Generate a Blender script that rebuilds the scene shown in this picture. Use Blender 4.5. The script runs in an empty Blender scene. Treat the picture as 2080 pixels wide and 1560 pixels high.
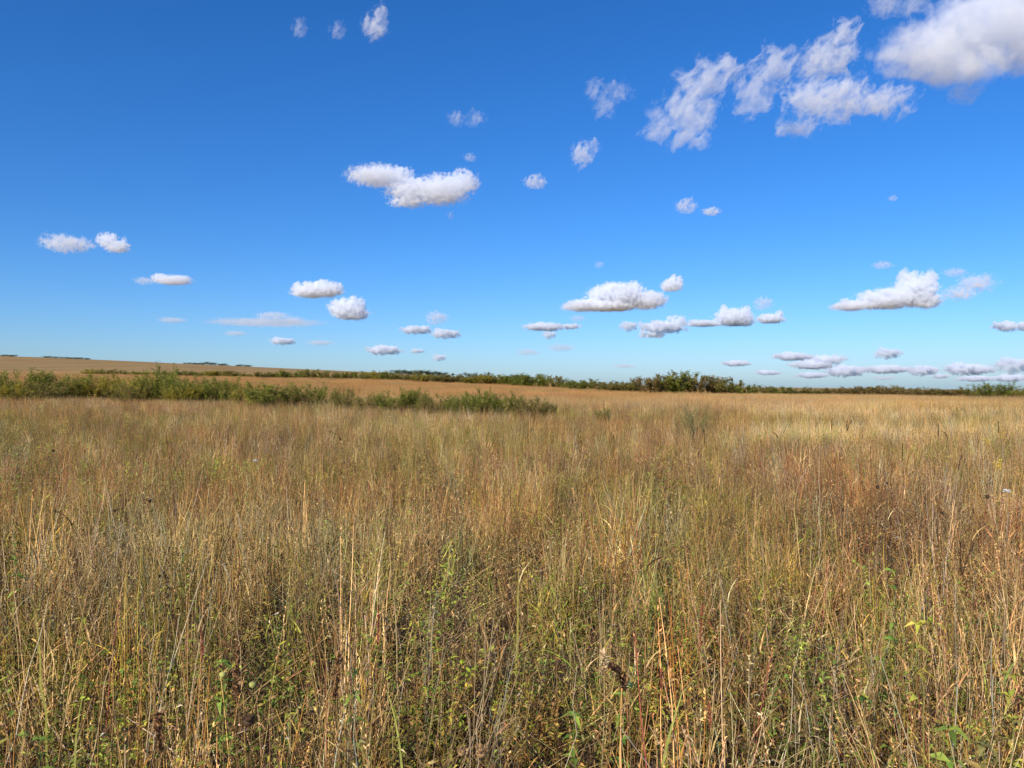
import bpy, bmesh, math, random
import numpy as np
from mathutils import Vector, Matrix

# ------------------------------------------------------------------ camera, sky, sun, exposure
S = bpy.context.scene
C = S.collection
EYE = 1.60                     # eye height above the ground under the camera
F = 1571.0                     # focal length in pixels of the 2080 px wide frame
CX, HY = 1040.0, 785.0         # image column straight ahead, image row of eye level

cam_d = bpy.data.cameras.new('camera')
cam = bpy.data.objects.new('camera', cam_d); C.objects.link(cam)
cam_d.sensor_width = 36.0
cam_d.lens = 36.0 * F / 2080.0
cam_d.clip_start = 0.05
cam_d.clip_end = 250000.0
cam.location = (0, 0, EYE)
cam.rotation_euler = (math.radians(90) + math.atan((HY - 780.0) / F), 0, 0)
S.camera = cam

SUN_EL, SUN_AZ = math.radians(33), math.radians(212)   # azimuth clockwise from straight ahead (+Y): behind and left
sun_dir = Vector((math.sin(SUN_AZ) * math.cos(SUN_EL), math.cos(SUN_AZ) * math.cos(SUN_EL), math.sin(SUN_EL)))
W = bpy.data.worlds.new('World'); S.world = W; W.use_nodes = True
nt = W.node_tree; nt.nodes.clear()
wo = nt.nodes.new('ShaderNodeOutputWorld'); bg = nt.nodes.new('ShaderNodeBackground')
sk = nt.nodes.new('ShaderNodeTexSky'); sk.sky_type = 'NISHITA'; sk.sun_disc = False
sk.sun_elevation = SUN_EL; sk.sun_rotation = SUN_AZ
sk.altitude = 300; sk.air_density = 1.0; sk.dust_density = 0.8; sk.ozone_density = 10.0
hs = nt.nodes.new('ShaderNodeHueSaturation'); hs.inputs['Saturation'].default_value = 1.14; hs.inputs['Value'].default_value = 1.03; hs.inputs['Hue'].default_value = 0.505
bg.inputs['Strength'].default_value = 0.118
nt.links.new(sk.outputs[0], hs.inputs['Color']); nt.links.new(hs.outputs[0], bg.inputs['Color'])
nt.links.new(bg.outputs[0], wo.inputs['Surface'])

sun_d = bpy.data.lights.new('sun', 'SUN'); sun = bpy.data.objects.new('sun', sun_d); C.objects.link(sun)
sun_d.energy = 5.0; sun_d.angle = math.radians(0.53); sun_d.color = (1.0, 0.89, 0.73)
sun.rotation_euler = sun_dir.to_track_quat('Z', 'Y').to_euler()
sun.location = (-30, -30, 60)

S.view_settings.view_transform = 'Standard'; S.view_settings.look = 'None'
S.view_settings.exposure = 0.35; S.view_settings.gamma = 1.0; S.view_settings.use_curve_mapping = False
S.render.engine = 'CYCLES'
cy = S.cycles
cy.max_bounces = 12; cy.diffuse_bounces = 2; cy.glossy_bounces = 2; cy.transmission_bounces = 3
cy.volume_bounces = 10; cy.transparent_max_bounces = 16
cy.use_denoising = True; cy.denoiser = 'OPENIMAGEDENOISE'; cy.denoising_input_passes = 'RGB_ALBEDO_NORMAL'; cy.denoising_prefilter = 'ACCURATE'; cy.use_adaptive_sampling = False
cy.sample_clamp_indirect = 6.0

rng = np.random.default_rng(7)

# ------------------------------------------------------------------ helpers
def smooth(t):
    t = np.clip(t, 0, 1); return t * t * (3 - 2 * t)

_perm = np.random.default_rng(3).random((256, 256))
def vnoise(x, y, scale, seed=0):
    """smooth value noise 0..1"""
    x = np.asarray(x, float) / scale + seed * 17.31; y = np.asarray(y, float) / scale + seed * 9.77
    xi = np.floor(x).astype(int); yi = np.floor(y).astype(int)
    fx = smooth(x - xi); fy = smooth(y - yi)
    a = _perm[xi % 256, yi % 256]; b = _perm[(xi + 1) % 256, yi % 256]
    c = _perm[xi % 256, (yi + 1) % 256]; d = _perm[(xi + 1) % 256, (yi + 1) % 256]
    return (a * (1 - fx) + b * fx) * (1 - fy) + (c * (1 - fx) + d * fx) * fy

# rise of the prairie away from flat, in slope per metre of distance (x F), by image column and distance
_cols = np.array([-300, 0, 400, 800, 1040, 1400, 1800, 2080, 2400], float)
_dist = np.array([14, 30, 60, 120, 250, 600, 1500], float)
_canopy = np.array([   # image row where the grass tops stand at each distance
    [None, 823, 796, 760, 752, 742, 716],
    [None, 824, 799, 764, 756, 746, 722],
    [None, 825, 800, 768, 758, 751, 739],
    [None, 827, 803, 775, 767, 763, 757],
    [None, 829, 805, 783, 777, 774, 771],
    [None, 829, 807, 798, 791, 788, 785],
    [None, 830, 808, 801, 797, 793, 790],
    [None, 830, 809, 804, 801, 798, 796],
    [None, 830, 809, 805, 802, 800, 799]], dtype=object)
_CAN = 0.70
_rise = np.zeros((len(_cols), len(_dist)))
for i in range(len(_cols)):
    for j in range(1, len(_dist)):
        _rise[i, j] = HY + (EYE - _CAN) * F / _dist[j] - float(_canopy[i, j])

def ground(x, y):
    x = np.asarray(x, float); y = np.asarray(y, float)
    Y = np.maximum(y, 1.0)
    col = np.clip(CX + F * x / Y, _cols[0], _cols[-1])
    ld = np.clip(np.log(np.clip(Y, _dist[0], _dist[-1])), np.log(_dist[0]), np.log(_dist[-1]))
    fi = np.interp(col, _cols, np.arange(len(_cols))); fj = np.interp(ld, np.log(_dist), np.arange(len(_dist)))
    def cubic(p0, p1, p2, p3, t):
        return p1 + 0.5 * t * (p2 - p0 + t * (2 * p0 - 5 * p1 + 4 * p2 - p3 + t * (3 * (p1 - p2) + p3 - p0)))
    i0 = np.minimum(np.floor(fi).astype(int), len(_cols) - 2); j0 = np.minimum(np.floor(fj).astype(int), len(_dist) - 2)
    ti = fi - i0; tj = fj - j0
    def row(i):
        i = np.clip(i, 0, len(_cols) - 1); n = len(_dist) - 1
        return cubic(_rise[i, np.clip(j0 - 1, 0, n)], _rise[i, j0], _rise[i, np.clip(j0 + 1, 0, n)], _rise[i, np.clip(j0 + 2, 0, n)], tj)
    r = cubic(row(i0 - 1), row(i0), row(i0 + 1), row(i0 + 2), ti)
    r = np.where(Y < _dist[0], 0.0, r)
    far = np.where(r > 0, np.minimum(Y, 1500.0), Y)
    h = far * r / F
    return h + 0.05 * (vnoise(x, y, 4.0, 1) - 0.5) * (Y < 2000) + 0.03 * (vnoise(x, y, 1.3, 2) - 0.5) * (Y < 300)

def gz(x, y): return float(ground(np.array([x]), np.array([y]))[0])

def at(px, py, Y):
    """world point seen at image (px, py) at distance Y"""
    return Vector(((px - CX) / F * Y, Y, EYE + (HY - py) / F * Y))

def tag(o, label=None, cat=None, group=None, kind=None):
    if label: o['label'] = label
    if cat: o['category'] = cat
    if group: o['group'] = group
    if kind: o['kind'] = kind
    return o

class MB:
    """collects triangles with a colour per vertex; builds ONE mesh object"""
    def __init__(s): s.v = []; s.t = []; s.c = []; s.n = 0
    def add(s, v, t, c):
        v = np.asarray(v, float).reshape(-1, 3); c = np.asarray(c, float).reshape(-1, 3)
        s.v.append(v); s.t.append(np.asarray(t, int).reshape(-1, 3) + s.n); s.c.append(c); s.n += len(v)
    def mesh(s, name, mat, shade=True):
        me = bpy.data.meshes.new(name)
        v = np.concatenate(s.v).astype(np.float32); t = np.concatenate(s.t).astype(np.int32); c = np.concatenate(s.c).astype(np.float32)
        me.vertices.add(len(v)); me.vertices.foreach_set('co', v.ravel())
        me.loops.add(len(t) * 3); me.loops.foreach_set('vertex_index', t.ravel())
        me.polygons.add(len(t)); me.polygons.foreach_set('loop_start', np.arange(0, len(t) * 3, 3, dtype=np.int32))
        me.update(calc_edges=True)
        a = me.attributes.new('col', 'FLOAT_COLOR', 'POINT')
        a.data.foreach_set('color', np.concatenate([c, np.ones((len(c), 1), np.float32)], 1).ravel())
        if shade: me.polygons.foreach_set('use_smooth', np.ones(len(t), bool))
        me.materials.append(mat)
        return me
    def build(s, name, mat, parent=None, shade=True):
        o = bpy.data.objects.new(name, s.mesh(name, mat, shade)); C.objects.link(o)
        if parent is not None: o.parent = parent
        return o

def centre(base, az, h, lean, bend, K, wig=0.0, r=rng):
    """N centre lines (N,K+1,3) of stems or blades rising from base"""
    N = len(base); t = np.linspace(0, 1, K + 1)[None, :]
    d = np.stack([np.cos(az), np.sin(az)], 1)
    out = (lean[:, None] * t + bend[:, None] * t ** 2) * h[:, None]
    z = h[:, None] * (t - 0.45 * np.abs(bend[:, None]) * t ** 3)
    P = np.zeros((N, K + 1, 3))
    P[:, :, 0] = base[:, None, 0] + d[:, None, 0] * out
    P[:, :, 1] = base[:, None, 1] + d[:, None, 1] * out
    P[:, :, 2] = base[:, None, 2] + z
    if wig:
        w = r.normal(0, wig, (N, K + 1, 2)) * h[:, None, None]; w[:, 0] = 0
        P[:, :, :2] += np.cumsum(w, 1) * 0.6
    return P

def tubes(mb, P, rad, c0, c1):
    """3-sided tubes along P (N,K+1,3); rad (N,) at the base, tapering; colours (N,3) bottom and top"""
    N, K1, _ = P.shape
    t = np.linspace(0, 1, K1)
    R = rad[:, None] * (1 - 0.65 * t)[None, :]
    a = np.array([0, 2.094, 4.189])
    off = np.stack([np.cos(a), np.sin(a), 0 * a], 1)
    V = P[:, :, None, :] + R[:, :, None, None] * off[None, None]
    col = c0[:, None, :] * (1 - t)[None, :, None] + c1[:, None, :] * t[None, :, None]
    col = np.repeat(col[:, :, None, :], 3, 2)
    idx = np.arange(N * K1 * 3).reshape(N, K1, 3)
    T = []
    for k in range(3):
        a0, b0 = idx[:, :-1, k], idx[:, :-1, (k + 1) % 3]; a1, b1 = idx[:, 1:, k], idx[:, 1:, (k + 1) % 3]
        T += [np.stack([a0, b0, b1], -1).reshape(-1, 3), np.stack([a0, b1, a1], -1).reshape(-1, 3)]
    mb.add(V.reshape(-1, 3), np.concatenate(T), col.reshape(-1, 3))

def ribbons(mb, P, wid, side, c0, c1, belly=0.35):
    """flat blades along P; wid (N,) greatest width; side (N,) azimuth of the blade's width direction"""
    N, K1, _ = P.shape
    t = np.linspace(0, 1, K1)
    prof = np.where(t < belly, 0.55 + 0.45 * t / belly, 1 - ((t - belly) / (1 - belly)) ** 1.6)
    prof[-1] = 0.06
    s = np.stack([np.cos(side), np.sin(side), 0.15 * np.sin(3 * side)], 1)
    hw = 0.5 * wid[:, None] * prof[None]
    L = P - s[:, None, :] * hw[..., None]; Rr = P + s[:, None, :] * hw[..., None]
    V = np.stack([L, Rr], 2)
    col = c0[:, None, :] * (1 - t)[None, :, None] + c1[:, None, :] * t[None, :, None]
    col = np.repeat(col[:, :, None, :], 2, 2)
    idx = np.arange(N * K1 * 2).reshape(N, K1, 2)
    a, b, c, d = idx[:, :-1, 0], idx[:, :-1, 1], idx[:, 1:, 1], idx[:, 1:, 0]
    T = np.concatenate([np.stack([a, b, c], -1).reshape(-1, 3), np.stack([a, c, d], -1).reshape(-1, 3)])
    mb.add(V.reshape(-1, 3), T, col.reshape(-1, 3))

def leaves(mb, p, d, length, width, col, droop=0.25, r=rng):
    """folded leaves: p (N,3) foot, d (N,3) direction"""
    N = len(p)
    d = d / np.maximum(np.linalg.norm(d, axis=1, keepdims=True), 1e-6)
    up = np.tile(np.array([0, 0, 1.0]), (N, 1)) + r.normal(0, 0.45, (N, 3))
    s = np.cross(d, up); s /= np.maximum(np.linalg.norm(s, axis=1, keepdims=True), 1e-6)
    n = np.cross(s, d)
    L = length[:, None]; w = width[:, None] * 0.5
    mid = p + d * L * 0.45
    tip = p + d * L - n * L * droop * r.uniform(0.2, 1.4, (N, 1))
    V = np.stack([p, mid - s * w + n * w * 0.4, mid, mid + s * w + n * w * 0.4, tip], 1)
    idx = np.arange(N * 5).reshape(N, 5)
    T = np.concatenate([idx[:, [0, 1, 2]], idx[:, [0, 2, 3]], idx[:, [1, 4, 2]], idx[:, [2, 4, 3]]])
    cc = np.repeat(col[:, None, :], 5, 1)
    cc = cc * r.uniform(0.9, 1.1, (N, 5, 1))
    mb.add(V.reshape(-1, 3), T, cc.reshape(-1, 3))

def pick(cols, n, r, jit=0.16, wts=None):
    c = np.array(cols, float)[r.choice(len(cols), n, p=wts)]
    return np.clip(c * (1 + r.normal(0, jit, (n, 1))) * (1 + r.normal(0, 0.05, (n, 3))), 0.01, 0.85)

STRAW = (0.66, 0.48, 0.225); TAN = (0.47, 0.30, 0.125); RUST = (0.44, 0.235, 0.085); REDST = (0.32, 0.10, 0.06)
OLIVE = (0.33, 0.24, 0.06); GREEN = (0.15, 0.21, 0.028); LIME = (0.29, 0.38, 0.05); DEAD = (0.12, 0.07, 0.034)
GREY = (0.56, 0.46, 0.31); YELLOW = (0.48, 0.36, 0.06); DARK = (0.06, 0.034, 0.02); OCHRE = (0.36, 0.22, 0.06)

# ------------------------------------------------------------------ materials
def plant_material(name, rough=0.6, spec=0.2, trans=0.2, objtint=False):
    m = bpy.data.materials.new(name); m.use_nodes = True
    n = m.node_tree; n.nodes.clear(); L = n.links.new
    out = n.nodes.new('ShaderNodeOutputMaterial')
    at_ = n.nodes.new('ShaderNodeAttribute'); at_.attribute_name = 'col'
    colour = at_.outputs['Color']
    if not objtint:
        ti = n.nodes.new('ShaderNodeAttribute'); ti.attribute_type = 'INSTANCER'; ti.attribute_name = 'tint'
        mx = n.nodes.new('ShaderNodeMix'); mx.data_type = 'RGBA'; mx.blend_type = 'MULTIPLY'; mx.inputs[0].default_value = 1.0
        L(colour, mx.inputs[6]); L(ti.outputs['Color'], mx.inputs[7]); colour = mx.outputs[2]
    tc = n.nodes.new('ShaderNodeTexCoord')
    nz = n.nodes.new('ShaderNodeTexNoise'); nz.inputs['Scale'].default_value = 60.0; nz.inputs['Detail'].default_value = 2.0
    L(tc.outputs['Object'], nz.inputs['Vector'])
    mr = n.nodes.new('ShaderNodeMapRange'); mr.inputs[1].default_value = 0.3; mr.inputs[2].default_value = 0.7
    mr.inputs[3].default_value = 0.78; mr.inputs[4].default_value = 1.2
    L(nz.outputs[0], mr.inputs[0])
    m2 = n.nodes.new('ShaderNodeMix'); m2.data_type = 'RGBA'; m2.blend_type = 'MULTIPLY'; m2.inputs[0].default_value = 1.0
    L(colour, m2.inputs[6]); L(mr.outputs[0], m2.inputs[7]); colour = m2.outputs[2]
    p = n.nodes.new('ShaderNodeBsdfPrincipled'); p.inputs['Roughness'].default_value = rough; p.inputs['Specular IOR Level'].default_value = spec
    tr = n.nodes.new('ShaderNodeBsdfTranslucent')
    mix = n.nodes.new('ShaderNodeMixShader'); mix.inputs[0].default_value = trans
    L(colour, p.inputs['Base Color']); L(colour, tr.inputs['Color'])
    L(p.outputs[0], mix.inputs[1]); L(tr.outputs[0], mix.inputs[2]); L(mix.outputs[0], out.inputs['Surface'])
    return m

M_GRASS = plant_material('dry_grass_blade')
M_PLANT = plant_material('plant_stem_and_leaf', objtint=True)
M_LEAF = plant_material('shrub_leaf', rough=0.5, spec=0.22, trans=0.45, objtint=True)

def ground_material():
    m = bpy.data.materials.new('prairie_ground'); m.use_nodes = True
    n = m.node_tree; L = n.links.new; p = n.nodes['Principled BSDF']
    p.inputs['Roughness'].default_value = 0.95; p.inputs['Specular IOR Level'].default_value = 0.1
    g = n.nodes.new('ShaderNodeNewGeometry')
    def noise(scale, detail, vec=None):
        z = n.nodes.new('ShaderNodeTexNoise'); z.inputs['Scale'].default_value = scale; z.inputs['Detail'].default_value = detail
        z.inputs['Roughness'].default_value = 0.65
        L(vec or g.outputs['Position'], z.inputs['Vector']); return z
    mp = n.nodes.new('ShaderNodeMapping'); mp.inputs['Scale'].default_value = (1, 0.35, 0.2); L(g.outputs['Position'], mp.inputs['Vector'])
    a = noise(0.018, 6, mp.outputs[0]); b = noise(0.25, 5); c = noise(9.0, 4)
    def ramp(src, stops):
        r = n.nodes.new('ShaderNodeValToRGB'); e = r.color_ramp.elements
        e[0].position, e[0].color = stops[0][0], (*stops[0][1], 1); e[1].position, e[1].color = stops[-1][0], (*stops[-1][1], 1)
        for q, col in stops[1:-1]:
            x = e.new(q); x.color = (*col, 1)
        L(src.outputs[0], r.inputs[0]); return r
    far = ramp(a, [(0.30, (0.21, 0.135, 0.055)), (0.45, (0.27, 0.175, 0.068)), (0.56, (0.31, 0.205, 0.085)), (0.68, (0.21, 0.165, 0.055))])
    det = ramp(b, [(0.3, (0.66, 0.68, 0.66)), (0.7, (1.28, 1.24, 1.18))])
    mx = n.nodes.new('ShaderNodeMix'); mx.data_type = 'RGBA'; mx.blend_type = 'MULTIPLY'; mx.inputs[0].default_value = 1
    L(far.outputs[0], mx.inputs[6]); L(det.outputs[0], mx.inputs[7])
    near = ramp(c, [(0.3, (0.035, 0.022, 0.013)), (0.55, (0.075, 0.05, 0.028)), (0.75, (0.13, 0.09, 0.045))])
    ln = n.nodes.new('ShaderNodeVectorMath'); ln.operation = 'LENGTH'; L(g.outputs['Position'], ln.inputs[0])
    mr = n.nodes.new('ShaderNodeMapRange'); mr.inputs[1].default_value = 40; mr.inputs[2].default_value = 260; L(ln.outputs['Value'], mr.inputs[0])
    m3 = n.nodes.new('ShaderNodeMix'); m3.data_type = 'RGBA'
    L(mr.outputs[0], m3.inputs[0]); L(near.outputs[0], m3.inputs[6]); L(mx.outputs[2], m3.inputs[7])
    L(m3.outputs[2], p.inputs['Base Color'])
    bp = n.nodes.new('ShaderNodeBump'); bp.inputs['Strength'].default_value = 0.6; bp.inputs['Distance'].default_value = 0.05
    L(c.outputs[0], bp.inputs['Height']); L(bp.outputs[0], p.inputs['Normal'])
    return m

# ------------------------------------------------------------------ ground: one sheet to the horizon
def build_ground():
    ring = np.concatenate([np.linspace(0.6, 30, 50), np.geomspace(30.8, 14000, 150)])
    # finer spacing ahead, coarse behind
    az = np.concatenate([np.linspace(-50, 50, 241), np.linspace(53, 307, 86)])
    a = np.radians(az)
    X = ring[:, None] * np.sin(a)[None]; Y = ring[:, None] * np.cos(a)[None]
    Z = ground(X.ravel(), Y.ravel())
    V = np.stack([X.ravel(), Y.ravel(), Z], 1)
    nr, na = X.shape
    i = np.arange(nr * na).reshape(nr, na)
    q0, q1, q2, q3 = i[:-1], np.roll(i, -1, 1)[:-1], np.roll(i, -1, 1)[1:], i[1:]
    T = np.concatenate([np.stack([q0, q3, q2], -1).reshape(-1, 3), np.stack([q0, q2, q1], -1).reshape(-1, 3)])
    V = np.concatenate([V, [[0, 0, gz(0, 0)]]]); cen = len(V) - 1
    T = np.concatenate([T, np.stack([i[0], np.roll(i[0], -1), np.full(na, cen)], -1)])
    mb = MB(); mb.add(V, T, np.ones((len(V), 3)) * 0.2)
    o = mb.build('ground', ground_material())
    tag(o, kind='structure')
build_ground()

# ------------------------------------------------------------------ prairie grass (stuff): clumps scattered by geometry nodes
def stem_leaf_blades(mb, P, n_per, r, cols, lmin, lmax, wmin, wmax, tmin=0.08, tmax=0.7, K=4):
    N, K1, _ = P.shape
    k = r.integers(0, N, N * n_per); t = r.uniform(tmin, tmax, len(k)) * (K1 - 1)
    i = np.minimum(t.astype(int), K1 - 2); f = (t - i)[:, None]
    b = P[k, i] * (1 - f) + P[k, i + 1] * f
    n = len(b)
    Q = centre(b, r.uniform(0, 6.283, n), r.uniform(lmin, lmax, n), r.uniform(0.1, 0.5, n), r.uniform(0.0, 0.8, n), K, 0.012, r)
    c = pick(cols, n, r)
    ribbons(mb, Q, r.uniform(wmin, wmax, n), r.uniform(0, 6.283, n), c, c * r.uniform(0.75, 1.15, (n, 1)))

def seed_heads(mb, P, frac, r, cols, count=12, span=0.2, size=0.012):
    N, K1, _ = P.shape
    sel = np.where(r.random(N) < frac)[0]
    if len(sel) == 0: return
    top, pre = P[sel, -1], P[sel, -2]
    d = top - pre; ln = np.linalg.norm(d, axis=1, keepdims=True); d = d / np.maximum(ln, 1e-6)
    k = np.repeat(np.arange(len(sel)), count)
    f = r.uniform(-0.06, span, (len(k), 1))
    p = top[k] - d[k] * f * 0.55
    dd = d[k] * 1.0 + r.normal(0, 0.42, (len(k), 3))
    leaves(mb, p, dd, r.uniform(0.7, 1.6, len(k)) * size, r.uniform(0.3, 0.5, len(k)) * size, pick(cols, len(sel), r)[k], 0.1, r)

def clump_tall(seed, palette, leafpal, headpal, n=18, rad=0.13, h=(0.5, 1.0), headfrac=0.45):
    r = np.random.default_rng(seed); mb = MB()
    base = np.zeros((n, 3)); a = r.uniform(0, 6.283, n); q = rad * np.sqrt(r.random(n))
    base[:, 0], base[:, 1] = q * np.cos(a), q * np.sin(a)
    H = r.uniform(*h, n) * r.choice([1.0, 0.75, 0.55], n, p=[0.6, 0.25, 0.15])
    P = centre(base, r.uniform(0, 6.283, n), H, np.abs(r.normal(0, 0.10, n)), np.abs(r.normal(0, 0.055, n)), 6, 0.007, r)
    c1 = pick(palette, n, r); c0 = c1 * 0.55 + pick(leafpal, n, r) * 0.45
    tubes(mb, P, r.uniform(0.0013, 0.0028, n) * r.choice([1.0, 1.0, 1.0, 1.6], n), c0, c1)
    stem_leaf_blades(mb, P, 2, r, leafpal, 0.06, 0.20, 0.004, 0.009)
    seed_heads(mb, P, headfrac, r, headpal)
    m = 12   # basal blades
    bb = np.zeros((m, 3)); a = r.uniform(0, 6.283, m); q = rad * np.sqrt(r.random(m)); bb[:, 0], bb[:, 1] = q * np.cos(a), q * np.sin(a)
    Q = centre(bb, r.uniform(0, 6.283, m), r.uniform(0.15, 0.45, m), r.uniform(0, 0.3, m), np.abs(r.normal(0, 0.22, m)), 5, 0.01, r)
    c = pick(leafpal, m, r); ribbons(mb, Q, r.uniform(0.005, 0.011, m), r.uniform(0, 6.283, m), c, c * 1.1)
    return mb.mesh('tall_grass_clump', M_GRASS)

def clump_forb(seed, leafpal, stempal, n=6, rad=0.16, h=(0.25, 0.62), nl=34, ll=(0.02, 0.05), asp=0.33, heads=None):
    r = np.random.default_rng(seed); mb = MB()
    base = np.zeros((n, 3)); a = r.uniform(0, 6.283, n); q = rad * np.sqrt(r.random(n)); base[:, 0], base[:, 1] = q * np.cos(a), q * np.sin(a)
    P = centre(base, r.uniform(0, 6.283, n), r.uniform(*h, n), np.abs(r.normal(0, 0.16, n)), np.abs(r.normal(0, 0.12, n)), 5, 0.012, r)
    c = pick(stempal, n, r); tubes(mb, P, r.uniform(0.0012, 0.0024, n), c, c)
    k = np.repeat(np.arange(n), nl); t = r.uniform(0.08, 1.0, len(k)) * 5
    i = np.minimum(t.astype(int), 4); f = (t - i)[:, None]
    b = P[k, i] * (1 - f) + P[k, i + 1] * f
    # short side twigs spread the foliage
    b = b + r.normal(0, 0.022, b.shape) * np.array([1, 1, 0.6]) * (1.2 - t[:, None] / 6)
    az = r.uniform(0, 6.283, len(k)); d = np.stack([np.cos(az), np.sin(az), r.uniform(-0.5, 0.8, len(k))], 1)
    stemcol = pick(leafpal, n, r); cc = 0.5 * stemcol[k] + 0.5 * pick(leafpal, len(k), r)
    L = r.uniform(*ll, len(k)) * (1.15 - 0.5 * t / 5)
    leaves(mb, b, d, L, L * asp * r.uniform(0.7, 1.3, len(k)), cc, 0.35, r)
    if heads: seed_heads(mb, P, 0.6, r, heads, 14, 0.06, 0.012)
    return mb.mesh('forb_clump', M_GRASS)

def clump_thatch(seed, pal, n=46, rad=0.24, zmax=0.22):
    r = np.random.default_rng(seed); mb = MB()
    base = np.zeros((n, 3)); a = r.uniform(0, 6.283, n); q = rad * np.sqrt(r.random(n)); base[:, 0], base[:, 1] = q * np.cos(a), q * np.sin(a)
    base[:, 2] = r.uniform(0, zmax, n)
    Q = centre(base, r.uniform(0, 6.283, n), r.uniform(0.06, 0.22, n), r.uniform(0.4, 2.0, n), r.uniform(-0.5, 0.9, n), 4, 0.03, r)
    c = pick(pal, n, r); ribbons(mb, Q, r.uniform(0.002, 0.006, n), r.uniform(0, 6.283, n), c, c)
    m = 50
    p = np.stack([r.normal(0, rad * 0.6, m), r.normal(0, rad * 0.6, m), r.uniform(0.02, zmax + 0.2, m)], 1)
    leaves(mb, p, r.normal(0, 1, (m, 3)), r.uniform(0.015, 0.04, m), r.uniform(0.005, 0.013, m), pick(pal, m, r), 0.6, r)
    return mb.mesh('thatch_clump', M_GRASS)

def patch_far(seed, pal, size=2.2, n=520, h=(0.45, 0.95), w=(0.004, 0.009), nl=260, leafpal=(OLIVE, TAN, DEAD, GREEN)):
    r = np.random.default_rng(seed); mb = MB()
    base = np.zeros((n, 3)); base[:, :2] = r.normal(0, size * 0.36, (n, 2))
    P = centre(base, r.uniform(0, 6.283, n), r.uniform(*h, n), np.abs(r.normal(0, 0.14, n)), np.abs(r.normal(0, 0.16, n)), 3, 0.01, r)
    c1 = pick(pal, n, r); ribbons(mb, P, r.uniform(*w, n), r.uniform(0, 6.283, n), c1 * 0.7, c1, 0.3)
    p = np.stack([r.normal(0, size * 0.36, nl), r.normal(0, size * 0.36, nl), r.uniform(0.08, 0.6, nl)], 1)
    L = r.uniform(0.04, 0.09, nl)
    leaves(mb, p, r.normal(0, 1, (nl, 3)), L, L * 0.35, pick(leafpal, nl, r), 0.4, r)
    return mb.mesh('grass_patch', M_GRASS)

def scatter_object(name, meshes, pts, proto, rotz, tilt, scl, tint, label, cat):
    """one stuff object: a point mesh whose geometry nodes put a clump mesh on every point"""
    me = bpy.data.meshes.new(name); n = len(pts)
    me.vertices.add(n); me.vertices.foreach_set('co', np.asarray(pts, np.float32).ravel())
    a = me.attributes.new('proto', 'INT', 'POINT'); a.data.foreach_set('value', proto.astype(np.int32))
    rot = np.stack([tilt[:, 0], tilt[:, 1], rotz], 1).astype(np.float32)
    a = me.attributes.new('rot', 'FLOAT_VECTOR', 'POINT'); a.data.foreach_set('vector', rot.ravel())
    a = me.attributes.new('scl', 'FLOAT_VECTOR', 'POINT'); a.data.foreach_set('vector', scl.astype(np.float32).ravel())
    a = me.attributes.new('tint', 'FLOAT_COLOR', 'POINT')
    a.data.foreach_set('color', np.concatenate([tint, np.ones((n, 1))], 1).astype(np.float32).ravel())
    me.materials.append(M_GRASS)
    o = bpy.data.objects.new(name, me); C.objects.link(o)
    ng = bpy.data.node_groups.new(name + '_scatter', 'GeometryNodeTree')
    ng.interface.new_socket('Geometry', in_out='INPUT', socket_type='NodeSocketGeometry')
    ng.interface.new_socket('Geometry', in_out='OUTPUT', socket_type='NodeSocketGeometry')
    N = ng.nodes; L = ng.links.new
    gi, go = N.new('NodeGroupInput'), N.new('NodeGroupOutput')
    gti = N.new('GeometryNodeGeometryToInstance')
    for k, m in enumerate(reversed(meshes)):
        src = bpy.data.objects.new(name + '_clump', m)          # never linked to the scene
        oi = N.new('GeometryNodeObjectInfo'); oi.inputs['Object'].default_value = src; oi.inputs['As Instance'].default_value = False
        L(oi.outputs['Geometry'], gti.inputs[0])
    ip = N.new('GeometryNodeInstanceOnPoints'); ip.inputs['Pick Instance'].default_value = True
    def named(nm, ty):
        x = N.new('GeometryNodeInputNamedAttribute'); x.data_type = ty; x.inputs[0].default_value = nm
        return next(s for s in x.outputs if s.enabled and s.name == 'Attribute')
    L(gi.outputs[0], ip.inputs['Points']); L(gti.outputs[0], ip.inputs['Instance'])
    L(named('proto', 'INT'), ip.inputs['Instance Index'])
    e2r = N.new('FunctionNodeEulerToRotation'); L(named('rot', 'FLOAT_VECTOR'), e2r.inputs[0])
    L(e2r.outputs[0], ip.inputs['Rotation']); L(named('scl', 'FLOAT_VECTOR'), ip.inputs['Scale'])
    L(ip.outputs[0], go.inputs[0])
    md = o.modifiers.new('scatter', 'NODES'); md.node_group = ng
    tag(o, label, cat, kind='stuff')
    return o

UMAX = 0.80
def wedge(y0, y1, dens, r):
    """random points in the view wedge (with margins) between distances y0 and y1"""
    ylo = y0
    area = (UMAX * (y1 ** 2 - max(y0, 0) ** 2)) + 2 * 2.6 * (y1 - y0)
    n = int(area * dens)
    out = []
    while sum(map(len, out)) < n:
        y = r.uniform(y0, y1, n * 2); hw = UMAX * np.maximum(y, 0) + 2.6
        x = r.uniform(-1, 1, n * 2) * (UMAX * y1 + 2.6)
        k = np.abs(x) < hw; out.append(np.stack([x[k], y[k]], 1))
    return np.concatenate(out)[:n]

def col_of(x, y): return CX + F * x / np.maximum(y, 0.5)

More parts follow.
